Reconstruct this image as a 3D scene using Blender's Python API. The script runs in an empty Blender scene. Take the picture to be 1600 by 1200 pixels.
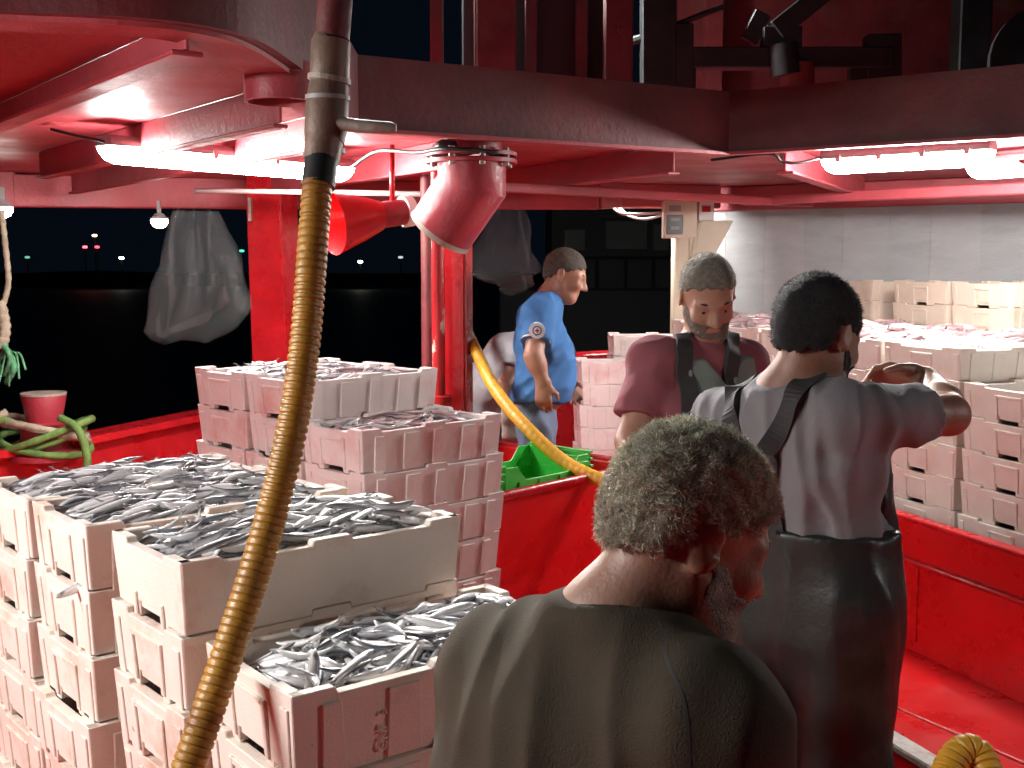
import bpy, bmesh, math, random
import numpy as np
from mathutils import Vector, Matrix
random.seed(7); np.random.seed(7)
SC = bpy.context.scene
COL = SC.collection
# ------------------------------------------------------------------ camera, world, exposure
F_PX, PITCH, CAM_H = 1800.0, math.radians(5.98), 1.61
cam = bpy.data.cameras.new('camera'); cam.sensor_width = 36.0; cam.lens = F_PX / 1600.0 * 36.0
cam.clip_start = 0.05; cam.clip_end = 2000.0
camo = bpy.data.objects.new('camera', cam); COL.objects.link(camo)
camo.location = (0, 0, CAM_H); camo.rotation_euler = (math.radians(90) - PITCH, 0, 0)
SC.camera = camo
world = bpy.data.worlds.new('World'); SC.world = world; world.use_nodes = True
wn = world.node_tree; bg = wn.nodes['Background']
bg.inputs['Color'].default_value = (0.008, 0.015, 0.030, 1); bg.inputs['Strength'].default_value = 0.13
SC.view_settings.view_transform = 'Standard'; SC.view_settings.look = 'None'
SC.view_settings.gamma = 1.0; SC.view_settings.use_curve_mapping = False
SC.view_settings.exposure = 0.45
SC.cycles.max_bounces = 8; SC.cycles.diffuse_bounces = 5; SC.cycles.transparent_max_bounces = 12
SC.cycles.use_denoising = True
LAMP = 150.0          # radiance of the fluorescent diffusers

# ------------------------------------------------------------------ helpers
CT, ST = math.cos(PITCH), math.sin(PITCH)
def P(px, py, Y):
    """point at distance Y in front of the camera seen at photo pixel px, py (used to take measurements)"""
    xc = (px - 800) / F_PX; zc = -(py - 600) / F_PX
    r = (xc, CT + zc * ST, -ST + zc * CT); s = Y / r[1]
    return Vector((r[0] * s, Y, CAM_H + r[2] * s))
def PZ(px, py, Z):
    xc = (px - 800) / F_PX; zc = -(py - 600) / F_PX
    r = (xc, CT + zc * ST, -ST + zc * CT); s = (Z - CAM_H) / r[2]
    return Vector((r[0] * s, r[1] * s, Z))
def tag(o, label=None, cat=None, group=None, kind=None):
    if label: o['label'] = label
    if cat: o['category'] = cat
    if group: o['group'] = group
    if kind: o['kind'] = kind
    return o
def link(name, me, parent=None, mat=None):
    o = bpy.data.objects.new(name, me); COL.objects.link(o)
    if mat is not None and me is not None and not me.materials: me.materials.append(mat)
    if parent is not None: o.parent = parent
    return o
def empty(name, loc=(0, 0, 0), rz=0):
    o = bpy.data.objects.new(name, None); COL.objects.link(o)
    o.location = loc; o.rotation_euler = (0, 0, rz); o.empty_display_size = 0.05
    return o
class MB:
    def __init__(s): s.v = []; s.f = []
    def add(s, vs, fs):
        n = len(s.v); s.v += [tuple(v) for v in vs]; s.f += [tuple(i + n for i in f) for f in fs]; return s
    def box(s, a, b, M=None):
        x0, y0, z0 = a; x1, y1, z1 = b
        vs = [Vector(p) for p in ((x0,y0,z0),(x1,y0,z0),(x1,y1,z0),(x0,y1,z0),(x0,y0,z1),(x1,y0,z1),(x1,y1,z1),(x0,y1,z1))]
        if M is not None: vs = [M @ v for v in vs]
        return s.add(vs, ((0,3,2,1),(4,5,6,7),(0,1,5,4),(1,2,6,5),(2,3,7,6),(3,0,4,7)))
    def bar(s, a, b, w, h, up=(0, 0, 1)):
        """box from a to b, w wide (sideways), h high (along up)"""
        a, b = Vector(a), Vector(b); d = (b - a); L = d.length; d.normalize()
        u = Vector(up); sd = d.cross(u).normalized(); u = sd.cross(d).normalized()
        M = Matrix((( d.x, sd.x, u.x, a.x), (d.y, sd.y, u.y, a.y), (d.z, sd.z, u.z, a.z), (0,0,0,1)))
        return s.box((0, -w/2, -h/2), (L, w/2, h/2), M)
    def prism(s, poly, fn, t0, t1):
        """2-D polygon extruded from t0 to t1; fn(a, b, t) -> point"""
        n = len(poly)
        vs = [fn(a, b, t0) for a, b in poly] + [fn(a, b, t1) for a, b in poly]
        fs = [tuple(range(n)), tuple(range(2*n-1, n-1, -1))]
        for i in range(n):
            j = (i + 1) % n; fs.append((j, i, i + n, j + n))
        return s.add(vs, fs)
    def tube(s, pts, r, seg=12, cap=True, closed=False):
        pts = [Vector(p) for p in pts]; n = len(pts); rs = r if isinstance(r, (list, tuple)) else [r] * n
        ref = None; vs = []
        for i in range(n):
            if closed: d = pts[(i+1) % n] - pts[i-1]
            else: d = pts[min(i+1, n-1)] - pts[max(i-1, 0)]
            d.normalize()
            if ref is None:
                ref = Vector((0, 0, 1)) if abs(d.z) < 0.9 else Vector((1, 0, 0))
                ref = (ref - d * ref.dot(d)).normalized()
            else: ref = (ref - d * ref.dot(d)).normalized()
            q = d.cross(ref)
            for k in range(seg):
                a = 2 * math.pi * k / seg
                vs.append(pts[i] + (ref * math.cos(a) + q * math.sin(a)) * rs[i])
        fs = []
        for i in range(n if closed else n - 1):
            j = (i + 1) % n
            for k in range(seg):
                k2 = (k + 1) % seg
                fs.append((i*seg+k, i*seg+k2, j*seg+k2, j*seg+k))
        if cap and not closed:
            fs.append(tuple(range(seg-1, -1, -1))); fs.append(tuple((n-1)*seg + k for k in range(seg)))
        return s.add(vs, fs)
    def lathe(s, prof, c=(0, 0, 0), seg=24, M=None):
        """prof: (radius, z) list"""
        c = Vector(c); vs = []
        for r, z in prof:
            for k in range(seg):
                a = 2*math.pi*k/seg; v = Vector((r*math.cos(a), r*math.sin(a), z))
                vs.append((M @ v if M is not None else v) + c)
        fs = []
        for i in range(len(prof)-1):
            for k in range(seg):
                k2 = (k+1) % seg; fs.append((i*seg+k, i*seg+k2, (i+1)*seg+k2, (i+1)*seg+k))
        return s.add(vs, fs)
    def mesh(s, name, bevel=0.0, smooth=False, segs=1, fix=True):
        me = bpy.data.meshes.new(name); me.from_pydata(s.v, [], s.f)
        if bevel or fix:
            bm = bmesh.new(); bm.from_mesh(me)
            if fix: bmesh.ops.recalc_face_normals(bm, faces=bm.faces)
            if bevel:
                ed = [e for e in bm.edges if len(e.link_faces) == 2 and e.calc_face_angle(0) > 0.5]
                bmesh.ops.bevel(bm, geom=ed, offset=bevel, segments=segs, affect='EDGES', clamp_overlap=True)
            bm.to_mesh(me); bm.free()
        if smooth:
            for p in me.polygons: p.use_smooth = True
            if smooth == 'angle':
                try: me.set_sharp_from_angle(angle=math.radians(38))
                except Exception: pass
        me.update(); return me
    def build(s, name, mat, parent=None, bevel=0.0, smooth=False, segs=1):
        return link(name, s.mesh(name, bevel, smooth, segs), parent, mat)
def catmull(pts, n=10):
    pts = [Vector(p) for p in pts]; out = []
    q = [pts[0]*2 - pts[1]] + pts + [pts[-1]*2 - pts[-2]]
    for i in range(1, len(q) - 2):
        a, b, c, d = q[i-1:i+3]
        for k in range(n):
            t = k / n
            out.append(0.5*((2*b) + (c-a)*t + (2*a-5*b+4*c-d)*t*t + (3*b-a-3*c+d)*t**3))
    out.append(pts[-1]); return out

# ------------------------------------------------------------------ materials
def mat(name, col, rough=0.5, metal=0.0, var=0.0, vscale=6.0, col2=None, bump=0.0, bscale=60.0, spec=0.5,
        coat=0.0, chips=None, chipscale=9.0, chipamt=0.62, stretch=None, sss=0.0, rvar=0.0, trans=0.0, stains=None, stainscale=2.2, stainamt=0.58, wr=0.0, wscale=16.0, rnd=False):
    m = bpy.data.materials.new(name); m.use_nodes = True; nt = m.node_tree; N = nt.nodes; Lk = nt.links
    b = N['Principled BSDF']
    b.inputs['Roughness'].default_value = rough; b.inputs['Metallic'].default_value = metal
    b.inputs['Specular IOR Level'].default_value = spec; b.inputs['Coat Weight'].default_value = coat
    b.inputs['Coat Roughness'].default_value = 0.12
    if sss: b.inputs['Subsurface Weight'].default_value = sss; b.inputs['Subsurface Radius'].default_value = (0.02, 0.008, 0.004); b.inputs['Subsurface Scale'].default_value = 0.5
    if trans: b.inputs['Transmission Weight'].default_value = trans
    tc = N.new('ShaderNodeTexCoord'); src = tc.outputs['Object']
    if stretch:
        mp = N.new('ShaderNodeMapping'); mp.inputs['Scale'].default_value = stretch; Lk.new(src, mp.inputs['Vector']); src = mp.outputs['Vector']
    if rnd:      # every copy carries its own stains and scuffs
        oi = N.new('ShaderNodeObjectInfo'); ml = N.new('ShaderNodeMath'); ml.operation = 'MULTIPLY'; ml.inputs[1].default_value = 53.0
        Lk.new(oi.outputs['Random'], ml.inputs[0]); va = N.new('ShaderNodeVectorMath'); va.operation = 'ADD'
        Lk.new(src, va.inputs[0]); Lk.new(ml.outputs[0], va.inputs[1]); src = va.outputs[0]
    def noise(sc, det=5.0, rgh=0.6):
        n = N.new('ShaderNodeTexNoise'); n.inputs['Scale'].default_value = sc; n.inputs['Detail'].default_value = det
        n.inputs['Roughness'].default_value = rgh; Lk.new(src, n.inputs['Vector']); return n.outputs['Fac']
    def mix(fac, a, c):
        x = N.new('ShaderNodeMix'); x.data_type = 'RGBA'
        if isinstance(fac, float): x.inputs['Factor'].default_value = fac
        else: Lk.new(fac, x.inputs['Factor'])
        for k, val in (('A', a), ('B', c)):
            s = [i for i in x.inputs if i.name == k and i.type == 'RGBA'][0]
            if isinstance(val, tuple): s.default_value = (*val[:3], 1)
            else: Lk.new(val, s)
        return [o for o in x.outputs if o.type == 'RGBA'][0]
    def ramp(fac, lo, hi):
        r = N.new('ShaderNodeMapRange'); r.inputs['From Min'].default_value = lo; r.inputs['From Max'].default_value = hi
        Lk.new(fac, r.inputs['Value']); return r.outputs['Result']
    c = tuple(col)
    if var or col2:
        c2 = col2 if col2 else tuple(x * (1 - var) for x in col)
        c = mix(ramp(noise(vscale), 0.32, 0.68), c, tuple(c2))
    if stains: c = mix(ramp(noise(stainscale, 7.0, 0.65), stainamt, stainamt + 0.16), c, tuple(stains))
    if chips: c = mix(ramp(noise(chipscale, 8.0, 0.7), chipamt, chipamt + 0.03), c, tuple(chips))
    if isinstance(c, tuple): b.inputs['Base Color'].default_value = (*c[:3], 1)
    else: Lk.new(c, b.inputs['Base Color'])
    if rvar:
        r = N.new('ShaderNodeMapRange'); r.inputs['To Min'].default_value = max(0.03, rough - rvar); r.inputs['To Max'].default_value = min(1, rough + rvar)
        r.inputs['From Min'].default_value = 0.3; r.inputs['From Max'].default_value = 0.7
        Lk.new(noise(vscale * 1.7), r.inputs['Value']); Lk.new(r.outputs['Result'], b.inputs['Roughness'])
    if bump:
        bp = N.new('ShaderNodeBump'); bp.inputs['Strength'].default_value = min(1.0, bump); bp.inputs['Distance'].default_value = 0.01
        Lk.new(noise(bscale, 4.0), bp.inputs['Height']); nout = bp.outputs['Normal']
        if wr:
            mu = N.new('ShaderNodeTexNoise'); mu.noise_type = 'RIDGED_MULTIFRACTAL'; mu.inputs['Scale'].default_value = wscale; mu.inputs['Detail'].default_value = 3.0
            mu.inputs['Distortion'].default_value = 0.6; Lk.new(src, mu.inputs['Vector'])
            b2 = N.new('ShaderNodeBump'); b2.inputs['Strength'].default_value = wr; b2.inputs['Distance'].default_value = 0.012
            Lk.new(mu.outputs['Fac'], b2.inputs['Height']); Lk.new(nout, b2.inputs['Normal']); nout = b2.outputs['Normal']
        Lk.new(nout, b.inputs['Normal'])
    m['nodes_ready'] = 1
    return m
RED = (0.50, 0.012, 0.018)
M = {}
M['red'] = mat('red_gloss_paint', RED, 0.30, var=0.35, vscale=3.5, bump=0.25, bscale=22, rvar=0.10, chips=(0.16, 0.07, 0.05), chipscale=7, chipamt=0.70)
M['red_ceiling'] = mat('red_ceiling_paint', (0.42, 0.060, 0.075), 0.50, var=0.3, vscale=2.2, bump=0.35, bscale=34, rvar=0.12, stains=(0.34, 0.085, 0.085), stainscale=1.6)
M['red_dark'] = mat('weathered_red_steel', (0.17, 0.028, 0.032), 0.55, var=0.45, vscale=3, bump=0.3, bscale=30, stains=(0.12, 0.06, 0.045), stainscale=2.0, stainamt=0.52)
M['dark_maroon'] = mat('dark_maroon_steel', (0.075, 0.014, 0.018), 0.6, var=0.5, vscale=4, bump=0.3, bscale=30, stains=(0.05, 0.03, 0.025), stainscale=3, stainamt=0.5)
M['red_deck'] = mat('red_deck_paint', (0.60, 0.006, 0.008), 0.32, var=0.25, vscale=2.0, bump=0.15, bscale=14, rvar=0.12, stains=(0.42, 0.02, 0.02), stainscale=3)
M['red_scuffed'] = mat('scuffed_red_paint', RED, 0.4, var=0.3, vscale=4, bump=0.3, bscale=40, chips=(0.55, 0.42, 0.34), chipscale=13, chipamt=0.56, stretch=(1, 1, 0.5))
M['pipe_red'] = mat('dull_pipe_red', (0.36, 0.030, 0.045), 0.45, var=0.35, vscale=6, bump=0.3, bscale=40, rvar=0.12, chips=(0.45, 0.36, 0.30), chipscale=8, chipamt=0.66)
M['worn_rim'] = mat('bare_worn_metal_rim', (0.42, 0.36, 0.30), 0.55, 0.1, var=0.4, vscale=14, bump=0.3, bscale=60, stains=(0.30, 0.05, 0.04), stainscale=9)
M['foam'] = mat('expanded_foam', (0.84, 0.755, 0.67), 0.72, var=0.10, vscale=5, bump=0.22, bscale=190, stains=(0.62, 0.44, 0.35), stainscale=4.2, stainamt=0.55, spec=0.3, chips=(0.40, 0.20, 0.15), chipscale=16, chipamt=0.70, rnd=True)
M['foam_pink'] = mat('expanded_foam_bloodied', (0.86, 0.78, 0.75), 0.70, var=0.10, vscale=5, bump=0.22, bscale=190, stains=(0.72, 0.46, 0.44), stainscale=3.2, stainamt=0.54, spec=0.3, rnd=True)
M['foam_cream'] = mat('cream_foam', (0.86, 0.83, 0.74), 0.72, var=0.10, vscale=5, bump=0.22, bscale=190, stains=(0.74, 0.64, 0.52), stainscale=4.2, stainamt=0.56, spec=0.3, rnd=True)
M['foam_tan'] = mat('dim_lit_tan_foam', (0.66, 0.55, 0.45), 0.75, var=0.15, vscale=6, bump=0.22, bscale=170, stains=(0.5, 0.36, 0.26), stainscale=4, spec=0.3, rnd=True)  # dim light on the back row put into the foam's tan colour
M['hose'] = mat('yellow_ribbed_plastic', (0.50, 0.26, 0.035), 0.42, var=0.3, vscale=9, bump=0.15, bscale=60, stains=(0.24, 0.11, 0.03), stainscale=6, stainamt=0.52)
M['hose_bright'] = mat('bright_yellow_plastic', (0.72, 0.38, 0.03), 0.45, var=0.2, vscale=8, stains=(0.5, 0.24, 0.04), stainscale=9)
M['pipe_brown'] = mat('dull_brown_fitting', (0.20, 0.13, 0.095), 0.5, 0.1, var=0.4, vscale=12, bump=0.2, bscale=60, stains=(0.30, 0.22, 0.17), stainscale=8)
M['rubber'] = mat('black_rubber', (0.016, 0.017, 0.018), 0.5, var=0.3, vscale=12)
M['dark_metal'] = mat('dark_green_grey_steel', (0.028, 0.036, 0.038), 0.5, 0.3, var=0.5, vscale=7, bump=0.2, bscale=40)
M['fixture'] = mat('grey_fixture_plastic', (0.30, 0.29, 0.29), 0.5, var=0.2, vscale=14, stains=(0.2, 0.14, 0.13), stainscale=8)
M['white_plastic'] = mat('white_plastic', (0.74, 0.72, 0.68), 0.45, var=0.08, vscale=10)
M['cream'] = mat('cream_painted_steel', (0.70, 0.62, 0.48), 0.5, var=0.15, vscale=5, bump=0.15, bscale=30, stains=(0.55, 0.43, 0.3), stainscale=4)
M['wall'] = mat('grey_painted_board', (0.325, 0.34, 0.345), 0.6, var=0.12, vscale=3, bump=0.35, bscale=30, stains=(0.27, 0.29, 0.29), stainscale=5, stainamt=0.5, chips=(0.17, 0.18, 0.18), chipscale=18, chipamt=0.69, stretch=(1, 1, 3.0))
M['wall_b'] = mat('grey_painted_board_pale', (0.345, 0.355, 0.36), 0.6, var=0.12, vscale=3, bump=0.35, bscale=30, stains=(0.30, 0.31, 0.31), stainscale=5, stainamt=0.5, chips=(0.17, 0.18, 0.18), chipscale=18, chipamt=0.69, stretch=(1, 1, 3.0))
M['rope'] = mat('green_rope', (0.16, 0.30, 0.07), 0.8, var=0.5, vscale=18, bump=0.6, bscale=130)
M['rope_pale'] = mat('pale_rope', (0.42, 0.38, 0.27), 0.85, var=0.4, vscale=20, bump=0.6, bscale=130)
M['rope_teal'] = mat('teal_rope', (0.12, 0.42, 0.20), 0.8, var=0.5, vscale=22, bump=0.6, bscale=120)
M['green_plastic'] = mat('green_crate_plastic', (0.03, 0.42, 0.045), 0.38, var=0.15, vscale=7)
M['sea'] = mat('dark_sea_water', (0.003, 0.006, 0.012), 0.55, bump=0.8, bscale=1.4, spec=0.25)
M['shore'] = mat('dark_shore', (0.006, 0.007, 0.009), 0.9, var=0.4, vscale=0.05)
M['boat_far'] = mat('dark_moored_boat', (0.012, 0.016, 0.020), 0.7, var=0.4, vscale=1.2)
M['boat_panel'] = mat('pale_boat_panel', (0.07, 0.075, 0.07), 0.6, var=0.3, vscale=2)
M['black'] = mat('black_screen', (0.012, 0.014, 0.014), 0.3)
M['rust'] = mat('rust_run', (0.16, 0.06, 0.03), 0.8, var=0.4, vscale=20)
def emis(name, col, s):
    m = bpy.data.materials.new(name); m.use_nodes = True; N = m.node_tree.nodes
    b = N['Principled BSDF']; b.inputs['Base Color'].default_value = (0.8, 0.8, 0.8, 1)
    b.inputs['Emission Color'].default_value = (*col, 1); b.inputs['Emission Strength'].default_value = s
    return m
M['tube'] = emis('lit_diffuser', (1.0, 0.98, 0.95), LAMP)
M['assumed_flood'] = emis('assumed_flood_lens', (1.0, 0.97, 0.93), 1700)  # lens of the unseen floodlamp assumed above the well
M['tube_small'] = emis('lit_small_lamp', (1.0, 0.95, 0.86), 30)
def bagmat():
    m = bpy.data.materials.new('clear_plastic_film'); m.use_nodes = True; nt = m.node_tree; N = nt.nodes
    b = N['Principled BSDF']; b.inputs['Base Color'].default_value = (0.42, 0.46, 0.46, 1); b.inputs['Roughness'].default_value = 0.22
    b.inputs['Alpha'].default_value = 0.045; b.inputs['Specular IOR Level'].default_value = 0.6
    n = N.new('ShaderNodeTexNoise'); n.inputs['Scale'].default_value = 26; bp = N.new('ShaderNodeBump'); bp.inputs['Strength'].default_value = 0.5; bp.inputs['Distance'].default_value = 0.01
    nt.links.new(n.outputs['Fac'], bp.inputs['Height']); nt.links.new(bp.outputs['Normal'], b.inputs['Normal'])
    return m
M['bag'] = bagmat()
def vcol_mat(name, rough, metal=0.0, spec=0.5, coat=0.0, bump=0.0, bscale=200):
    m = bpy.data.materials.new(name); m.use_nodes = True; nt = m.node_tree; N = nt.nodes; b = N['Principled BSDF']
    a = N.new('ShaderNodeAttribute'); a.attribute_name = 'tone'
    oi = N.new('ShaderNodeObjectInfo'); hs = N.new('ShaderNodeHueSaturation')
    mr = N.new('ShaderNodeMapRange'); mr.inputs['To Min'].default_value = 0.78; mr.inputs['To Max'].default_value = 1.2
    nt.links.new(oi.outputs['Random'], mr.inputs['Value']); nt.links.new(mr.outputs['Result'], hs.inputs['Value'])
    nt.links.new(a.outputs['Color'], hs.inputs['Color']); nt.links.new(hs.outputs['Color'], b.inputs['Base Color'])
    b.inputs['Roughness'].default_value = rough; b.inputs['Metallic'].default_value = metal
    b.inputs['Specular IOR Level'].default_value = spec; b.inputs['Coat Weight'].default_value = coat; b.inputs['Coat Roughness'].default_value = 0.08
    if bump:
        n = N.new('ShaderNodeTexNoise'); n.inputs['Scale'].default_value = bscale; bp = N.new('ShaderNodeBump'); bp.inputs['Strength'].default_value = bump; bp.inputs['Distance'].default_value = 0.004
        nt.links.new(n.outputs['Fac'], bp.inputs['Height']); nt.links.new(bp.outputs['Normal'], b.inputs['Normal'])
    return m
M['fish'] = vcol_mat('silver_fish_skin', 0.28, 0.0, 0.9, 0.5, 0.2, 160)
M['hair'] = vcol_mat('hair', 0.5, 0.0, 0.4)

# ------------------------------------------------------------------ the setting: deck, ceiling, coaming, bulwark, walls, sea
def struct(name, mb, m, bevel=0.0, label=None, smooth=False):
    return tag(mb.build(name, m, None, bevel, smooth), label, None, None, 'structure')
# deck plating (one sheet)
struct('deck_floor', MB().box((-4.6, -3, -0.06), (4.6, 9.2, 0.0)), M['red_deck'], label='glossy red painted steel deck')
# weld beads running over the deck
wb = bpy.data.objects['deck_floor']
for x0, y0, x1, y1 in ((0.4, 5.9, 2.4, 2.2), (1.4, 6.2, 3.4, 2.6), (-1.0, 5.2, 1.2, 7.4)):
    MB().tube([(x0 + (x1-x0)*t/24, y0 + (y1-y0)*t/24, 0.002) for t in range(25)], [0.006 + 0.002*random.random() for _ in range(25)], 6).build('weld_bead', M['red_deck'], wb, smooth=True)
CEIL = 2.15
edge = [(-1.95, -2.6), (-1.95, 1.0), (-1.75, 1.95), (-1.42, 2.26), (-1.07, 2.40), (-0.82, 2.46), (-0.68, 2.55), (-0.60, 2.75), (-0.57, 3.30), (-0.60, 4.42),
        (0.985, 5.37), (1.95, 4.68), (3.3, 3.55), (3.3, -2.6)]
outer = [(4.6, -2.6), (4.6, 9.2), (-4.6, 9.2), (-4.6, -2.6)]
mb = MB(); mb.prism(edge + outer, lambda a, b, t: Vector((a, b, t)), CEIL, CEIL + 0.02)
me = mb.mesh('ceiling'); bm = bmesh.new(); bm.from_mesh(me); bmesh.ops.triangulate(bm, faces=[f for f in bm.faces if len(f.verts) > 4]); bm.to_mesh(me); bm.free()
ceiling = tag(link('ceiling', me, None, M['red_ceiling']), 'red painted steel deckhead above the working deck', None, None, 'structure')
# hatch coaming round the open well: vertical plate + bottom flange
def path_wall(pts, z0, z1, t):
    mb = MB()
    n = len(pts); P2 = [Vector((p[0], p[1])) for p in pts]; off = []
    for i in range(n):
        d = (P2[min(i+1, n-1)] - P2[max(i-1, 0)]).normalized(); off.append(Vector((-d.y, d.x)) * t)
    vs = []
    for i in range(n):
        a = P2[i]; b = P2[i] + off[i]
        vs += [(a.x, a.y, z0), (b.x, b.y, z0), (b.x, b.y, z1), (a.x, a.y, z1)]
    fs = []
    for i in range(n - 1):
        for k in range(4):
            k2 = (k + 1) % 4; fs.append((i*4+k, i*4+k2, (i+1)*4+k2, (i+1)*4+k))
    fs += [(3, 2, 1, 0), tuple((n-1)*4 + k for k in range(4))]
    return mb.add(vs, fs)
smooth_edge = [tuple(v)[:2] for v in catmull([(a, b, 0) for a, b in edge[1:9]], 6)] + edge[9:13]
co = struct('hatch_coaming', path_wall([(a, b) for a, b in smooth_edge], CEIL - 0.035, 2.385, -0.03), M['red_dark'], label='weathered dark red hatch coaming plate around the open well')
path_wall(smooth_edge[:44], CEIL - 0.047, CEIL - 0.036, 0.12).build('coaming_flange', M['red_ceiling'], co)
path_wall(smooth_edge[43:], CEIL - 0.050, CEIL - 0.036, -0.06).build('coaming_flange', M['red_ceiling'], co)
# ceiling beams (T bars) running out from the well
def tbeam(a, b, depth=0.11, fl=0.085, name='ceiling_beam'):
    a = Vector((*a, CEIL)); b = Vector((*b, CEIL)); mb = MB()
    dz = Vector((0, 0, depth/2)); mb.bar(a - dz, b - dz, 0.012, depth - 0.004)
    dz = Vector((0, 0, depth + 0.006)); mb.bar(a - dz, b - dz, fl, 0.012)
    return mb.build(name, M['red_ceiling'], ceiling, 0.003)
tbeam((-0.72, 2.62), (-2.30, 4.75), 0.07, 0.075); tbeam((-0.70, 3.55), (-2.3, 5.70), 0.12, 0.05); tbeam((-0.72, 4.30), (-2.6, 6.9), 0.12, 0.05)
tbeam((-0.1, 4.85), (-1.6, 7.2), 0.12, 0.07); tbeam((0.75, 5.40), (-0.4, 7.4), 0.12, 0.07); tbeam((1.25, 5.35), (2.2, 7.3), 0.12, 0.08)
tbeam((2.1, 4.75), (3.3, 6.6), 0.12, 0.08); tbeam((-1.6, 2.3), (-3.4, 4.2), 0.12, 0.07)
# far side girder under the deckhead, all round
gp = [(-4.4, 6.3, 1.93), (-3.0, 7.0, 1.945), (-1.35, 7.75, 1.965), (-0.55, 7.75, 1.965), (0.55, 7.7, 1.965), (0.72, 7.9, 1.985), (1.42, 8.15, 1.99)]
mb = MB()
for i in range(len(gp) - 1):
    a, b = Vector(gp[i]), Vector(gp[i+1]); h = CEIL - (a.z + b.z)/2
    d = (b - a).normalized() * 0.02
    mb.bar(Vector((a.x, a.y, a.z + h/2)) , Vector((b.x, b.y, b.z + h/2)) + d, 0.10 + 0.004*(i % 2), h)
gird = struct('side_girder', mb, M['red_ceiling'], 0.008, 'red girder along the outboard edge of the deckhead')
# longitudinal stiffener bars catching the light beneath the ceiling
MB().bar((-0.35, 5.6, CEIL-0.16), (1.9, 7.4, CEIL-0.16), 0.05, 0.05).build('stiffener_bar', M['red_ceiling'], ceiling, 0.006)
MB().bar((1.45, 7.3, CEIL-0.15), (3.4, 5.4, CEIL-0.15), 0.06, 0.06).build('stiffener_bar', M['red_ceiling'], ceiling, 0.006)
MB().tube([P(306, 298, 6.2), P(470, 300, 6.0), P(664, 303, 5.8)], 0.014, 8).build('conduit_pipe', M['white_plastic'], ceiling, smooth=True)
# round collar in the ceiling beside the hose
MB().lathe([(0.088, 0.1), (0.088, 0), (0.098, 0), (0.098, 0.1)], (-0.62, 3.16, CEIL - 0.11), 32).build('pipe_collar', M['red_ceiling'], ceiling, smooth='angle')
# bulwark (hull side) with cap rail
bp_ = [(-4.4, 4.6, 0.52), (-3.2, 5.55, 0.55), (-2.42, 6.5, 0.585), (-1.95, 7.35, 0.615), (-1.2, 7.8, 0.70), (-0.2, 8.0, 0.84), (0.45, 8.05, 0.93), (1.0, 8.15, 0.95), (1.5, 8.4, 0.95)]
def bulwark():
    vs, fs = [], []
    for (x, y, z) in bp_: vs += [(x, y, -0.9), (x, y, z), (x-0.05, y+0.05, z), (x-0.05, y+0.05, -0.9)]
    n = len(bp_)
    for i in range(n-1):
        for k in range(4): k2 = (k+1) % 4; fs.append((i*4+k, i*4+k2, (i+1)*4+k2, (i+1)*4+k))
    fs += [(3,2,1,0), tuple((n-1)*4+k for k in range(4))]
    return MB().add(vs, fs)
bw = struct('bulwark_wall', bulwark(), M['red'], label='red hull bulwark along the outboard side')
mb = MB(); n = len(bp_); vs = []; fs = []
for (x, y, z) in bp_: vs += [(x+0.05, y-0.07, z+0.004), (x+0.05, y-0.07, z+0.05), (x-0.10, y+0.12, z+0.05), (x-0.10, y+0.12, z+0.004)]
for i in range(n-1):
    for k in range(4): k2 = (k+1) % 4; fs.append((i*4+k, i*4+k2, (i+1)*4+k2, (i+1)*4+k))
fs += [(3,2,1,0), tuple((n-1)*4+k for k in range(4))]
mb.add(vs, fs).build('cap_rail', M['red'], bw, 0.008)
MB().tube([Vector((x+0.03, y-0.04, z-0.22)) for x, y, z in bp_], 0.022, 8).build('rubbing_strake', M['red'], bw, smooth=True)
for i in range(1, 8):
    x, y, z = bp_[i]; MB().prism([(0, 0), (0.16, 0), (0, z - 0.02)], lambda a, b, t: Vector((x + a*0.6 + t*0.8, y - a*0.8 + t*0.6, b)), -0.008, 0.008).build('stay_plate', M['red'], bw)
# grey board wall behind the right-hand crates: frame sheet and boards
w0, w1 = Vector((1.30, 8.45)), Vector((4.1, 6.55)); wd = (w1 - w0).normalized(); wnrm = Vector((-wd.y, wd.x)) * -1
if wnrm.y > 0: wnrm = -wnrm
WM = Matrix(((wd.x, -wnrm.x, 0, w0.x), (wd.y, -wnrm.y, 0, w0.y), (0, 0, 1, 0), (0, 0, 0, 1)))
wl = (w1 - w0).length
wall = struct('wall_back', MB().box((0, 0.02, 0), (wl, 0.06, CEIL-0.005), WM), M['wall'], label='scuffed grey board wall behind the stacked crates')
x = 0.0; k = 0
while x < wl - 0.05:
    wv = 0.262 + 0.05*random.random(); wv = min(wv, wl - x)
    pr = 0.002*random.random()
    MB().box((x + 0.0004, -0.004 - pr, 0.02), (x + wv - 0.0004, 0.018, CEIL - 0.16), WM).build('wall_panel', M['wall' if k % 2 else 'wall_b'], wall, 0.001); x += wv; k += 1
MB().box((-0.02, -0.05, CEIL - 0.17), (wl, -0.010, CEIL-0.004), WM).build('top_rail', M['red_ceiling'], wall, 0.006)
# raised side platform under the rear rows of crates
Rd = Vector((0.33, -0.944, 0)).normalized(); Rn = Vector((0.944, 0.33, 0)).normalized(); R0 = Vector((1.757, 4.94, 0))
def RP(k, r, z=0.0, a=0.0): return R0 + Rd * (0.52 * k + a) + Rn * r + Vector((0, 0, z))
q = [RP(-5.2, 0.66), RP(3.4, 0.66), RP(3.4, 2.1), RP(-4.0, 2.1)]
struct('side_platform', MB().prism([(v.x, v.y) for v in q], lambda a, b, t: Vector((a, b, t)), 0.0, 0.815), M['red_deck'], label='raised red side platform carrying the rear crates')
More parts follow.
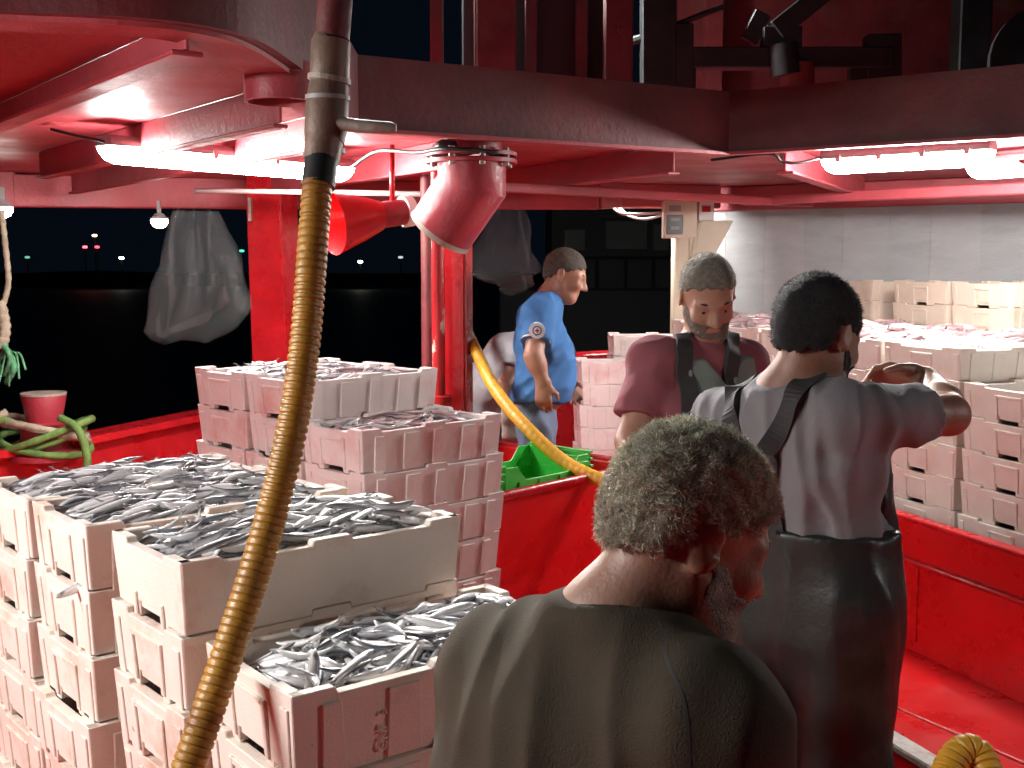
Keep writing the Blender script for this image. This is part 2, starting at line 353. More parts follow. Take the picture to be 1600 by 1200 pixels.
# sea, shore
struct('sea', MB().add([(-400, -60, -1.05), (400, -60, -1.05), (400, 320, -1.05), (-400, 320, -1.05)], [(0,1,2,3)]), M['sea'], label='black night water beyond the bulwark')
mb = MB(); n = 60; vs = []; fs = []
for i in range(n+1):
    x = -160 + 320*i/n; h = 0.1 + 0.25*math.sin(i*0.7)**2 + random.random()*0.2
    vs += [(x, 135, -1.2), (x, 138, h), (x, 150, h*1.4), (x, 160, -1.2)]
for i in range(n):
    for k in range(3): fs.append((i*4+k, i*4+k+1, (i+1)*4+k+1, (i+1)*4+k))
struct('shore_land', mb.add(vs, fs), M['shore'], label='dark far shore')

# ------------------------------------------------------------------ posts, pens
def post(px, y, w, z0, z1, label, mtl='red', lean=0.0):
    c = P(px, 500, y); t = empty('deck_post', (c.x, c.y, z0))
    tag(t, label, 'post', 'red deck posts')
    h = z1 - z0
    mb = MB(); mb.prism([(-w/2, -w*0.45), (w/2, -w*0.45), (w/2, w*0.45), (-w/2, w*0.45)], lambda a, b, t_: Vector((a*0.9 + b*0.3 + lean*t_/h, b*0.9 - a*0.3, t_)), 0, h)
    mb.build('column', M[mtl], t, 0.012, segs=2)
    MB().box((-w*0.8, -w*0.75, 0), (w*0.8, w*0.75, 0.015)).build('base_plate', M[mtl], t, 0.003)
    return t
p1 = post(436, 7.05, 0.25, 0.0, CEIL - 0.005, 'thick red post left of the tall crate stack, under the girder', lean=-0.03)
MB().box((-0.145, -0.125, 1.86), (-0.128, 0.03, 2.0)).build('edge_strip', M['worn_rim'], p1)
p2 = post(716, 5.35, 0.12, 0.0, CEIL - 0.005, 'slim red post below the red elbow pipe')
# utility pipe with clips beside the second post
pc = P(685, 500, 5.25)
tp = tag(empty('riser_pipe', (pc.x, pc.y, 0)), 'thin red riser pipe with scuffed pale patches beside the slim post', 'pipe')
MB().tube([(0, 0, 0), (0, 0, CEIL-0.01)], 0.030, 14).build('pipe', M['red_scuffed'], tp, smooth='angle')
for z, h in ():
    MB().lathe([(0.0305, 0), (0.033, 0.004), (0.033, h-0.004), (0.0305, h)], (0, 0, z), 14).build('paint_scuff_band', M['worn_rim'], tp, smooth='angle')
MB().lathe([(0.03, 0), (0.048, 0.006), (0.048, 0.055), (0.03, 0.06)], (0.01, 0, 0.95), 16).build('coupling', M['red'], tp, smooth='angle')
pc2 = P(668, 500, 5.6)
tag(MB().tube([(pc2.x, pc2.y, 0), (pc2.x, pc2.y, CEIL-0.01)], 0.030, 12).build('dark_stanchion', M['red_dark'], None, smooth='angle'), 'narrow dark red stanchion behind the riser pipe', 'stanchion')

# red bin beside the stacks: four walls, rim pipes, ribs
B0 = P(778, 782, 4.15); bz = 0.76; bu = Vector((0.67, 0.742, 0)).normalized(); bv = Vector((-bu.y, bu.x, 0))
bt = empty('fish_bin', (B0.x - bu.x*0.25, B0.y - bu.y*0.25, 0), math.atan2(bu.y, bu.x)); tag(bt, 'open red steel bin holding green crates beside the crate stacks', 'bin')
BL, BW = 1.15, 0.86
for nm, a, b in (('front_wall', (0, 0, 0.03), (BL, 0.02, bz)), ('rear_wall', (0, BW-0.02, 0.03), (BL, BW, bz)), ('end_wall', (0, 0.021, 0.03), (0.02, BW-0.021, bz-0.002)), ('end_wall', (BL-0.02, 0.021, 0.03), (BL, BW-0.021, bz-0.002))):
    MB().box(a, b).build(nm, M['red_deck'], bt, 0.004)
MB().box((0.02, 0.02, 0.10), (BL-0.02, BW-0.02, 0.12)).build('bottom_plate', M['red_deck'], bt)
rim = [(-0.005, -0.005, bz), (BL+0.005, -0.005, bz), (BL+0.005, BW+0.005, bz), (-0.005, BW+0.005, bz)]
MB().tube(rim, 0.018, 10, closed=True).build('rim_pipe', M['red'], bt, smooth='angle')
for x in (0.28, 0.62, 0.96): MB().box((x, BW-0.045, 0.45), (x+0.05, BW-0.0205, bz-0.03)).build('rib', M['red_deck'], bt, 0.004)

# low red partitions (pond boards) on the starboard side
def partition(name, a, b, h, label, stiff=True):
    a = Vector(a); b = Vector(b); t = empty(name, (a.x, a.y, 0), math.atan2(b.y-a.y, b.x-a.x)); L = (b - a).length
    tag(t, label, 'partition')
    MB().box((0, -0.012, 0.002), (L, 0.012, h)).build('plate', M['red_deck'], t)
    MB().box((-0.01, -0.028, h), (L, 0.028, h+0.018)).build('top_flange', M['worn_rim'] if name == 'hatch_side' else M['red'], t, 0.004)
    if stiff: MB().tube([(0, -0.016, h*0.70), (L*0.5, -0.018, h*0.695), (L, -0.016, h*0.70)], 0.014, 8).build('stiffener', M['red'], t, smooth=True)
    if stiff:
        z = [0.05 + (h*0.66-0.05)*i/14 for i in range(15)]
        MB().tube([(1.6 + 0.003*random.random(), -0.013, q) for q in z], [0.005 + 0.003*random.random() for _ in z], 6).build('weld_bead', M['red_deck'], t, smooth=True)
    return t
partition('pond_partition', RP(-2.6, -0.16), RP(3.0, -0.16), 0.545, 'long low red partition standing before the crate wall at the right')
partition('hatch_side', (0.70, 3.0, 0), (1.25, 1.45, 0), 0.52, 'near dark red hatch side with a worn pale top edge', False)
# ------------------------------------------------------------------ foam fish crates
PITCHZ = 0.136
def crate_mesh(name, L, W, ribs, mtl, seed):
    rnd = random.Random(seed)
    H = 0.134; tab = 0.011; t = 0.022; mb = MB()
    def prof(n, tabs, notch=None):
        """outline of a wall n long: raised tabs on the rim, matching cut-outs below"""
        top = []; bot = []
        x = 0.0
        for (a, b) in tabs:
            if a > 0: top += [(a, H), (a + 0.004, H + tab)]; bot += [(a, 0.0), (a + 0.003, tab + 0.001)]
            else: top += [(0, H + tab)]; bot += [(0, tab + 0.001)]
            if b < n: top += [(b - 0.004, H + tab), (b, H)]; bot += [(b - 0.003, tab + 0.001), (b, 0.0)]
            else: top += [(n, H + tab)]; bot += [(n, tab + 0.001)]
        if notch:
            a, b, h = notch; out = []
            mid = [(a, 0.0), (a + 0.003, h), (b - 0.003, h), (b, 0.0)]
            out = [p for p in bot if p[0] < a] + mid + [p for p in bot if p[0] > b]; bot = out
        return bot + top[::-1]
    c = W * 0.24; cl = L * 0.13
    long_p = prof(L, [(0, cl), (L*0.5-0.045, L*0.5+0.045), (L-cl, L)])
    end_p = prof(W - 0.002, [(0, c), (W - 0.002 - c, W - 0.002)], (W*0.5 - 0.055, W*0.5 + 0.055, 0.030))
    mb.prism(long_p, lambda a, b, s: Vector((a, s, b)), 0, t)
    mb.prism(long_p, lambda a, b, s: Vector((a, s, b)), W - t, W)
    mb.prism(end_p, lambda a, b, s: Vector((s, a + 0.001, b)), -0.0015, t)
    mb.prism(end_p, lambda a, b, s: Vector((s, a + 0.001, b)), L - t, L + 0.0015)
    mb.box((0.003, 0.003, 0.016), (L - 0.003, W - 0.003, 0.032))
    m = W * 0.5
    for X0, X1 in ((-0.0065, -0.0008), (L + 0.0008, L + 0.0065)):
        for y in (m - 0.072, m + 0.058): mb.box((X0, y, 0.012 if ribs else 0.002), (X1, y + 0.014, 0.112 if ribs else 0.048))
        if ribs:
            mb.box((X0, m - 0.0575, 0.100), (X1 if X0 > 0 else X1, m + 0.0575, 0.112))
            mb.box((X0*0.8 if X0 < 0 else X0, 0.012, 0.004), (X1 if X0 < 0 else L + 0.005, 0.040, 0.120)); mb.box((X0*0.8 if X0 < 0 else X0, W-0.040, 0.004), (X1 if X0 < 0 else L + 0.005, W-0.012, 0.120))
    if ribs:
        for fx in (0.07, 0.27, 0.48, 0.69, 0.86):
            w2 = 0.07 if fx in (0.27, 0.69) else 0.045
            mb.prism([(fx*L, 0.004), (fx*L + w2, 0.004), (fx*L + w2 - 0.005, 0.122), (fx*L + 0.005, 0.122)], lambda a, b, s: Vector((a, s, b)), -0.006, 0.001)
            mb.prism([(fx*L, 0.004), (fx*L + w2, 0.004), (fx*L + w2 - 0.005, 0.122), (fx*L + 0.005, 0.122)], lambda a, b, s: Vector((a, s, b)), W - 0.001, W + 0.006)
    # slight draft: narrower towards the bottom, and uneven moulding
    vs = []
    for (x, y, z) in mb.v:
        k = 0.010 * (1 - z / 0.145)
        x += (L/2 - x) / (L/2) * k; y += (W/2 - y) / (W/2) * k
        vs.append((x + rnd.uniform(-1, 1)*0.0006, y + rnd.uniform(-1, 1)*0.0006, z))
    mb.v = vs
    me = mb.mesh(name, bevel=0.0022); me.materials.append(mtl); return me
CL, CW = 0.60, 0.325
CM = [crate_mesh('fish_crate_%d' % i, CL, CW, True, M['foam'], i) for i in range(3)]
CMP = [crate_mesh('fish_crate_pink_%d' % i, CL, CW, True, M['foam_pink'], i + 5) for i in range(2)]
CMS = crate_mesh('fish_crate_smooth', CL, CW, False, M['foam'], 9)
CMW = [crate_mesh('fish_crate_wide_%d' % i, CL, 0.50, True, M['foam_cream'], i + 12) for i in range(2)]
CMT = crate_mesh('fish_crate_tan', CL, 0.50, True, M['foam_tan'], 19)
ORD = ['top one', 'second from top', 'third from top', 'fourth from top', 'fifth from top', 'sixth from top', 'seventh from top', 'eighth from top', 'ninth from top', 'tenth from top']
def stack(origin, yaw, n, meshes, phrase, group, z0=0.0, jit=0.009, top=None, adj='pale foam crate'):
    out = []
    for i in range(n):
        me = meshes[(i*7 + len(phrase)) % len(meshes)]
        if i == n-1 and top is not None: me = top
        o = link('fish_crate', me)
        j = 0 if i == n-1 else jit
        o.location = (origin[0] + random.uniform(-j, j), origin[1] + random.uniform(-j, j), z0 + i*PITCHZ)
        o.rotation_euler = (0, 0, yaw + random.uniform(-j, j)*1.6)
        tag(o, '%s, %s, %s' % (adj, ORD[n-1-i], phrase), 'crate', group); out.append(o)
    return out
def yawv(deg): a = math.radians(deg); return Vector((math.cos(a), math.sin(a), 0)), Vector((-math.sin(a), math.cos(a), 0)), a
G_L = 'foam fish crates stacked on the near deck'; G_D = 'foam fish crates stacked beside the red bin'; G_R = 'foam fish crates walled up on the starboard side'
FISHJOBS = []
def place_stack(N, deg, n, meshes, phrase, group, top=None, z0=0.0):
    u, v, a = yawv(deg); st = stack((N[0], N[1]), a, n, meshes, phrase, group, z0, top=top); return st[-1]
tB = place_stack((-0.568, 1.935), 39.4, 8, CM, 'stack topped by the plain-sided crate', G_L, top=CMS)
tA2 = place_stack((-0.835, 2.217), 40.0, 8, CM, 'leftmost stack, nearer column', G_L)
u, v, a = yawv(40.0); o2 = Vector((-0.835, 2.217, 0)) + v*0.333 - u*0.008
tA0 = place_stack((o2.x, o2.y), 40.4, 8, CM, 'leftmost stack, column next to the bollard', G_L)
tC = place_stack((-0.330, 1.672), 37.5, 7, CM, 'lowest stack beside the olive-shirted man', G_L)
tD2 = place_stack((-0.460, 3.505), 45.0, 8, CMP, 'lower column touching the red bin', G_D)
u, v, a = yawv(45.0); o1 = Vector((-0.46, 3.505, 0)) + v*0.330; o0 = Vector((-0.46, 3.505, 0)) + v*0.660 - u*0.004
tD1 = place_stack((o1.x, o1.y), 45.0, 9, CMP, 'tall stack by thick post, middle column', G_D)
tD0 = place_stack((o0.x, o0.y), 45.3, 9, CMP, 'tall stack by thick post, farthest column', G_D)
# starboard crate wall
Ra = math.atan2(Rn.y, Rn.x)
def rstack(k, r, n, z0, phrase, meshes=CMW, adj='pale foam crate'):
    p = RP(k, r, 0, 0.25)   # local +X goes away from the viewer, local +Y = left along the wall
    st = stack((p.x, p.y), Ra, n, meshes, phrase, G_R, z0, 0.006, adj=adj); return st[-1]
colname = {-4: 'column farthest from the viewer', -3: 'fourth tall column from right', -2: 'third tall column from right', -1: 'second tall column from right', 0: 'rightmost tall column', 1: 'low column with fish', 2: 'outermost low column'}
rtops = {}
for k in range(-4, 3):
    rtops[(k, 0)] = rstack(k, 0.0, 9 if k <= 0 else 8, 0.03, 'front row of right wall, ' + colname[k])
for k in range(-3, 3):
    rtops[(k, 1)] = rstack(k, 0.70, 3, 0.815, 'middle row of right wall, ' + colname[k].replace(' with fish', ''))
for k, n, kk in ((-5, 4, -5.9), (-4, 5, -4.65), (-3, 5, -3.3), (-2, 5, -2.29), (0, 4, -1.1)):
    rstack(kk, 1.36, n, 0.815, 'back row at grey wall, ' + {-5: 'nearest cream pillar', -4: 'behind black-haired head', -3: 'left of tall pair', -2: 'right of tall pair', 0: 'at the photo edge'}[k], [CMT], 'tan foam crate')
# small far stacks beyond the man with the grey beard
fs_ = P(908, 600, 7.05); tS = place_stack((fs_.x, fs_.y), 4, 7, CMP, 'small far stack behind the bearded man', G_R, z0=0.05)
fs2 = P(958, 600, 7.45); tS2 = place_stack((fs2.x, fs2.y), 2, 8, CMP, 'far stack half hidden by the bearded man', G_R, z0=0.05)

# ------------------------------------------------------------------ fish
def fish_mesh(name, L, R, bend, twist, nseg=11, seg=8, pink=0.0, dim=1.0):
    """slender fish lying along +X, back up (+Z), tail fork at the -X end"""
    prof = [(0.0, .16), (0.04, .46), (0.10, .72), (0.20, .93), (0.32, 1.0), (0.46, .96), (0.60, .80), (0.72, .58), (0.82, .36), (0.88, .24), (0.91, .20)]
    vs, fs, tone = [], [], []
    def centre(t):
        a = (t - 0.45) * bend
        return Vector(((0.5 - t)*L*(1 - 0.08*abs(bend)), math.sin(a*1.0)*a*L*0.45 if bend else 0.0, 0.0))
    for (t, r) in prof:
        c = centre(t)
        for k in range(seg):
            a = 2*math.pi*k/seg
            y = math.cos(a)*R*r*0.72; z = math.sin(a)*R*r*1.12
            vs.append((c.x, c.y + y, c.z + z))
            s = math.sin(a)
            back = max(0.0, min(1.0, (s - 0.55)/0.28)); sil = (0.86, 0.86, 0.88); dk = (0.045, 0.055, 0.08)
            col = [sil[i]*(1-back) + dk[i]*back for i in range(3)]
            if s < -0.5: col = [0.84, 0.84, 0.84]
            if t < 0.13 and -0.2 < s < 0.6: col = [c_*0.55 for c_ in col]
            if abs(t - 0.10) < 0.03 and abs(s) < 0.45: col = [0.02, 0.02, 0.025]
            if t > 0.85: col = [0.25, 0.24, 0.24]
            if pink: col = [col[0]*(1-pink) + 0.75*pink, col[1]*(1-pink) + 0.40*pink, col[2]*(1-pink) + 0.40*pink]
            tone.append((*[c_*dim for c_ in col], 1))
    n = len(prof)
    for i in range(n-1):
        for k in range(seg):
            k2 = (k+1) % seg; fs.append((i*seg+k, i*seg+k2, (i+1)*seg+k2, (i+1)*seg+k))
    fs.append(tuple(range(seg-1, -1, -1)))
    b = len(vs); c = centre(0.90); e = centre(1.0)
    for p in ((c.x, c.y, R*0.18), (c.x, c.y, -R*0.18), (e.x, e.y, R*0.95), (e.x + 0.012*L/0.13, e.y, 0), (e.x, e.y, -R*0.95)):
        vs.append(p); tone.append((0.16, 0.16, 0.17, 1))
    fs += [(b, b+2, b+3), (b, b+3, b+1), (b+1, b+3, b+4)]
    b = len(vs); c1, c2 = centre(0.42), centre(0.55)       # dorsal fin
    for p in ((c1.x, c1.y, R*1.05), (c2.x, c2.y, R*0.95), (c2.x, c2.y, R*1.45)): vs.append(p); tone.append((0.10, 0.11, 0.13, 1))
    fs.append((b, b+1, b+2))
    me = bpy.data.meshes.new(name); me.from_pydata(vs, [], fs)
    at = me.color_attributes.new('tone', 'FLOAT_COLOR', 'POINT'); at.data.foreach_set('color', np.array(tone, dtype=np.float32).ravel())
    for p in me.polygons: p.use_smooth = True
    me.materials.append(M['fish']); me.update()
    return me, np.array(vs), fs, np.array(tone, dtype=np.float32)
FV = [fish_mesh('fish_%d' % i, L, R, b, 0) for i, (L, R, b) in enumerate(((0.125, .0088, 0.0), (0.115, .0084, 0.5), (0.13, .0092, -0.4), (0.112, .0085, 1.1), (0.12, .0094, -1.2)))]
FP = [fish_mesh('fish_p%d' % i, L, R, b, 0, pink=0.48) for i, (L, R, b) in enumerate(((0.125, .0088, 0.0), (0.115, .0084, 0.5), (0.13, .0092, -0.6)))]
FB = [fish_mesh('fish_b%d' % i, L, R, b, 0, pink=0.45, dim=0.62) for i, (L, R, b) in enumerate(((0.20, .021, 0.2), (0.18, .020, -0.6)))]
INDIV = 0
def fill(crate, n, n_ind, level, spread, label, group, variants, W=CW, mean=0.0, slope=(0, 0), heap=0.0, over=0.0, rough_tilt=0.22, yover=(0, 0)):
    """drop fish one by one on a growing height field inside the crate; the last n_ind become objects of their own"""
    global INDIV
    L = CL; g = 0.005; nx, ny = int(L/g)+1, int(W/g)+1
    X, Y = np.meshgrid(np.arange(nx)*g, np.arange(ny)*g, indexing='ij')
    Hm = level + slope[0]*(X/L - .5) + slope[1]*(Y/W - .5) + heap*(1 - (2*X/L-1)**2)*(1 - (2*Y/W-1)**2) - 0.03
    M4 = crate.matrix_basis
    sv, sf, st = [], [], []; cnt = 0
    mx = max(abs(variants[k][1][:, 0]).max() for k in range(len(variants)))
    for i in range(n):
        fi = random.randrange(len(variants)); me, V, F, T = variants[fi]
        flip = random.random() < 0.5
        a = random.gauss(mean, spread) + (math.pi if flip else 0)
        hl = abs(V[:, 0]).max(); ex = abs(math.cos(a))*hl + 0.004; ey = abs(math.sin(a))*hl + 0.012
        lo = 0.024 - over
        ylo, yhi = lo + ey - yover[0], W - lo - ey + yover[1]
        if ylo >= yhi: ylo, yhi = W*0.45, W*0.55
        ts = np.linspace(-0.9, 0.9, 7)*hl; best = None
        for _try in range(7):      # a fish slides to the lowest of a few spots, so the crate fills evenly
            tx = random.uniform(lo + ex*0.93, L - lo - ex*0.93); ty = random.uniform(ylo, yhi)
            jx = np.clip(((tx + ts*math.cos(a))/g).astype(int), 1, nx-2); jy = np.clip(((ty + ts*math.sin(a))/g).astype(int), 1, ny-2)
            sc_ = Hm[jx, jy].mean() - heap*(1 - (2*tx/L-1)**2)*(1 - (2*ty/W-1)**2) - slope[0]*(tx/L-.5) - slope[1]*(ty/W-.5)
            if best is None or sc_ < best[0]: best = (sc_, tx, ty)
        cx, cy = best[1], best[2]
        ix = np.clip(((cx + ts*math.cos(a))/g).astype(int), 1, nx-2); iy = np.clip(((cy + ts*math.sin(a))/g).astype(int), 1, ny-2)
        hs = np.maximum(np.maximum(Hm[ix, iy], Hm[ix, iy-1]), Hm[ix, iy+1])
        A = np.polyfit(ts, hs, 1); tilt = max(-rough_tilt, min(rough_tilt, A[0]*0.8))
        R = abs(V[:, 2][:88]).max()
        z = np.percentile(hs - tilt*ts, 75) + R*0.42
        roll = random.gauss(0, 1.0)
        if random.random() < 0.75: roll = random.choice((-1, 1))*random.gauss(1.25, 0.3)   # most lie on their side
        rot = Matrix.Rotation(a, 4, 'Z') @ Matrix.Rotation(-math.atan(tilt), 4, 'Y') @ Matrix.Rotation(roll, 4, 'X')
        Mx = M4 @ Matrix.Translation((cx, cy, z)) @ rot
        zz = z + tilt*ts + R*0.52
        for dj in (-1, 0, 1):
            Hm[ix, np.clip(iy+dj, 0, ny-1)] = np.maximum(Hm[ix, np.clip(iy+dj, 0, ny-1)], zz)
            Hm[np.clip(ix+dj, 0, nx-1), iy] = np.maximum(Hm[np.clip(ix+dj, 0, nx-1), iy], zz)
        if i >= n - n_ind:
            o = link('fish', me); o.matrix_world = Mx; tag(o, label, 'fish', 'fish in ' + group); INDIV += 1
        else:
            A3 = np.array(Mx); W3 = V @ A3[:3, :3].T + A3[:3, 3]; b = cnt
            sv.append(W3); sf += [tuple(q + b for q in f) for f in F]; st.append(T*np.array([1, 1, 1, 1])*1.0); cnt += len(V)
    if sv:
        me = bpy.data.meshes.new('fish_heap'); me.from_pydata(np.concatenate(sv).tolist(), [], sf)
        at = me.color_attributes.new('tone', 'FLOAT_COLOR', 'POINT'); at.data.foreach_set('color', np.concatenate(st).astype(np.float32).ravel())
        me.polygons.foreach_set('use_smooth', [True]*len(me.polygons)); me.materials.append(M['fish']); me.update()
        tag(link('fish_heap', me), 'heap of small silver fish filling ' + group, 'fish', None, 'stuff')
fill(tA0, 440, 62, 0.102, 0.17, 'slender silver fish on top in the leftmost far heap', 'the leftmost crate next to the bollard', FV, heap=0.014, over=0.010, yover=(0.03, 0.0))
fill(tA2, 440, 80, 0.102, 0.16, 'slender silver fish on top in the leftmost near heap', 'the leftmost nearer crate', FV, heap=0.014, over=0.008, yover=(0.0, 0.03))
fill(tB, 400, 84, 0.094, 0.42, 'slender silver fish on top in the plain-sided crate', 'the plain-sided crate crossed by the hose', FV, heap=0.016)
fill(tC, 380, 74, 0.080, 0.85, 'curled silver fish on top in the lowest front crate', 'the lowest front crate by the olive-shirted man', FV, slope=(0.03, 0.01), heap=0.02, rough_tilt=0.5, mean=-0.5)
fill(tD2, 260, 0, 0.108, 0.4, '', 'the one-lower crate touching the red bin', FP + FV[:2], heap=0.014)
fill(tD1, 230, 0, 0.108, 0.4, '', 'the tall stack, middle top crate', FP + FV, heap=0.014)
fill(tD0, 230, 0, 0.108, 0.4, '', 'the tall stack, far top crate', FV, heap=0.014)
for (k, r), o in rtops.items():
    if r == 0 and k == 2: continue
    big = (r == 1 or k < 0)
    fill(o, 110 if big else 150, 0, 0.118 if big else 0.105, 0.6, '', 'the right crate wall, %s row, %s' % ('front' if r == 0 else 'middle', colname[k]), FB if big else FV, W=0.50, heap=0.05 if big else 0.02, over=0.012)
fill(tS, 90, 0, 0.112, 0.5, '', 'the small far stack', FV)
# a stray fish poking from the side of the leftmost stack
o = link('fish', FV[0][0]); uu, vv, aa = yawv(40.0); q_ = Vector((-0.835, 2.217, 0)) + vv*0.075 + uu*0.012
o.location = (q_.x, q_.y, 0.958); o.rotation_euler = (0.9, 0.12, aa + math.pi + 0.35); tag(o, 'stray fish poking out between crates of the leftmost stack', 'fish')
# raised moulding marks on the near crate's long side
fc = bpy.data.curves.new('moulded_lettering', 'FONT'); fc.body = 'CNF  5'; fc.size = 0.023; fc.extrude = 0.0012; fc.materials.append(M['foam'])
ft = bpy.data.objects.new('text_tmp', fc); COL.objects.link(ft); bpy.context.view_layer.update()
fme = bpy.data.meshes.new_from_object(ft.evaluated_get(bpy.context.evaluated_depsgraph_get())); bpy.data.objects.remove(ft)
if not fme.materials: fme.materials.append(M['foam'])
fo = link('moulded_lettering', fme, tC)
fo.location = (0.165, 0.0018, 0.020); fo.rotation_euler = (math.radians(90), math.radians(-90), 0)
# ------------------------------------------------------------------ fluorescent fixtures (lit lamps in view, then unseen ones)
def fixture(a, b, label, w=0.105, group='fluorescent lamps under the deckhead', lensmat='tube', hang=True):
    a, b = Vector(a), Vector(b); L = (b - a).length; d = (b - a).normalized()
    t = empty('ceiling_lamp', tuple(a)); up = Vector((0, 0, 1)); sd = d.cross(up).normalized(); u = sd.cross(d)
    R = Matrix(((d.x, sd.x, u.x, a.x), (d.y, sd.y, u.y, a.y), (d.z, sd.z, u.z, a.z), (0, 0, 0, 1))); t.matrix_world = R
    tag(t, label, 'lamp', group)
    prof = [(-w*0.5, 0.008), (-w*0.52, 0.03), (-w*0.38, 0.052), (w*0.38, 0.052), (w*0.52, 0.03), (w*0.5, 0.008)]
    MB().prism(prof, lambda p, q, s: Vector((s, p, q)), 0.0, L).build('housing', M['fixture'], t, 0.004)
    # rounded diffuser with closed ends
    vs, fs = [], []; ns = 9; stn = [(0.004, 0.45), (0.02, 0.78), (0.05, 0.97), (0.09, 1.0), (L-0.09, 1.0), (L-0.05, 0.97), (L-0.02, 0.78), (L-0.004, 0.45)]
    for x, k in stn:
        for i in range(ns):
            an = math.pi * i/(ns-1); vs.append((x, math.cos(an)*w*0.49*(0.6+0.4*k), 0.007 - math.sin(an)*0.062*k))
    for i in range(len(stn)-1):
        for k in range(ns-1): fs.append((i*ns+k, i*ns+k+1, (i+1)*ns+k+1, (i+1)*ns+k))
        fs.append((i*ns+ns-1, i*ns, (i+1)*ns, (i+1)*ns+ns-1))
    fs += [tuple(range(ns-1, -1, -1)), tuple((len(stn)-1)*ns + k for k in range(ns))]
    MB().add(vs, fs).build('diffuser', M[lensmat], t, smooth='angle')
    for k in range(4):
        x = L*(0.12 + 0.76*k/3)
        for s in (-1, 1): MB().box((x-0.012, s*w*0.5 - 0.004, -0.006), (x+0.012, s*w*0.5 + 0.006 if s > 0 else s*w*0.5 + 0.004, 0.03)).build('clip', M['fixture'], t)
    if hang:
        for x in (L*0.16, L*0.84):
            MB().box((x-0.05, -0.02, 0.052), (x+0.05, 0.02, 0.060)).build('bracket', M['rubber'], t)
            MB().box((x-0.012, -0.012, 0.060), (x+0.012, 0.012, CEIL - 0.004 - a.z if CEIL - a.z > 0.075 else 0.072)).build('bracket', M['rubber'], t)
    return t
la, lb = PZ(160, 232, 2.045), PZ(545, 267, 2.045)
fixture(la, lb, 'long lit fluorescent lamp hanging behind the yellow hose')
ra, rb = PZ(1288, 254, 2.07), PZ(1552, 238, 2.07)
fixture(ra, rb, 'lit fluorescent lamp below the coaming, above the right crate wall')
r2a, r2b = PZ(1516, 264, 2.07), PZ(1700, 250, 2.07)
fixture(r2a, r2b, 'lit fluorescent lamp cut by the right photo edge')
sa, sb = PZ(950, 312, 2.05), PZ(1068, 312, 2.05)
fixture(sa, sb, 'short lit lamp with looped white cables near the cream pillar')
# the same deckhead runs on beside the viewer with an assumed unseen lamp that lights the near crates
fixture((-2.22, 0.75, 1.93), (-2.10, 2.02, 1.93), 'assumed fluorescent lamp out of view under the deckhead beside the near stacks')
fixture((3.45, 1.3, 2.05), (3.45, 1.72, 2.05), 'added fill lamp out of view under the starboard deckhead')  # unseen fixture added as fill from the right
# assumed floodlamp, added unseen over the open well (above the frame)
fl = tag(empty('assumed_floodlight', (-0.72, 7.0, 4.35)), 'assumed work floodlamp out of view above the open well', 'lamp')
MB().box((-0.20, -0.14, 0.012), (0.20, 0.14, 0.12)).build('housing', M['dark_metal'], fl, 0.01)
MB().box((-0.18, -0.12, 0.0), (0.18, 0.12, 0.010)).build('lens', M['assumed_flood'], fl)
MB().tube([(0, 0, 0.12), (0, 0, 1.4)], 0.02, 8).build('hanger', M['dark_metal'], fl, smooth='angle')
fl.rotation_euler = (math.radians(-36), 0, 0)
# bulb lamps at the outboard edge
def bulb(px, py, Y, r, label):
    c = P(px, py, Y); t = tag(empty('bulkhead_lamp', tuple(c)), label, 'lamp', 'small outboard bulkhead lamps')
    MB().lathe([(r*1.05, 0.012), (r*1.02, 0.0), (r*0.5, 0.035), (0.0, 0.04)], (0, 0, 0), 18).build('holder', M['fixture'], t, smooth='angle')
    MB().lathe([(r, 0.006), (r*0.98, -r*0.35), (r*0.72, -r*0.80), (r*0.3, -r*1.02), (0, -r*1.06)], (0, 0, 0), 18).build('globe', M['tube_small'], t, smooth=True)
    MB().bar(c*0 + Vector((0, 0, 0.035)), Vector((0, 0, 0.11)), 0.02, 0.02, (1, 0, 0)).build('stem', M['fixture'], t)
bulb(249, 343, 6.9, 0.05, 'small round lit lamp next to the big plastic bag')
bulb(4, 324, 6.4, 0.055, 'small round lit lamp at the left photo edge')

# cables
def cable(name, pts, r, m, label, n=8): return tag(MB().tube(catmull(pts, n), r, 8).build(name, M[m], None, smooth=True), label, 'cable')
cable('lamp_cable', [P(548, 262, 5.3), P(590, 236, 5.0), P(650, 238, 4.6), P(700, 232, 4.3), P(780, 238, 4.35)], 0.008, 'rubber', 'black cable from the long lamp to the elbow pipe')
cable('lamp_cable', [P(1112, 250, 5.55), P(1200, 240, 5.3), P(1222, 252, 5.3), P(1250, 254, 5.3), P(1292, 244, 5.34)], 0.007, 'rubber', 'black cable looping into the lamp above the right crates')
cable('lamp_cable', [P(80, 202, 4.6), P(120, 212, 4.5), P(165, 222, 4.45)], 0.006, 'rubber', 'black cable at the left end of the long lamp')
for i, (d, lab) in enumerate(((12, 'shallow white cable loop below the short lamp'), (20, 'deep white cable loop below the short lamp'))):
    cable('lamp_cable', [P(952 + 8*i, 318, 8.1), P(970 + 14*i, 326 + d*0.6, 8.0), P(1005 + 6*i, 322 + d, 7.9), P(1040, 330 + d*0.2, 7.7)], 0.009, 'white_plastic', lab)

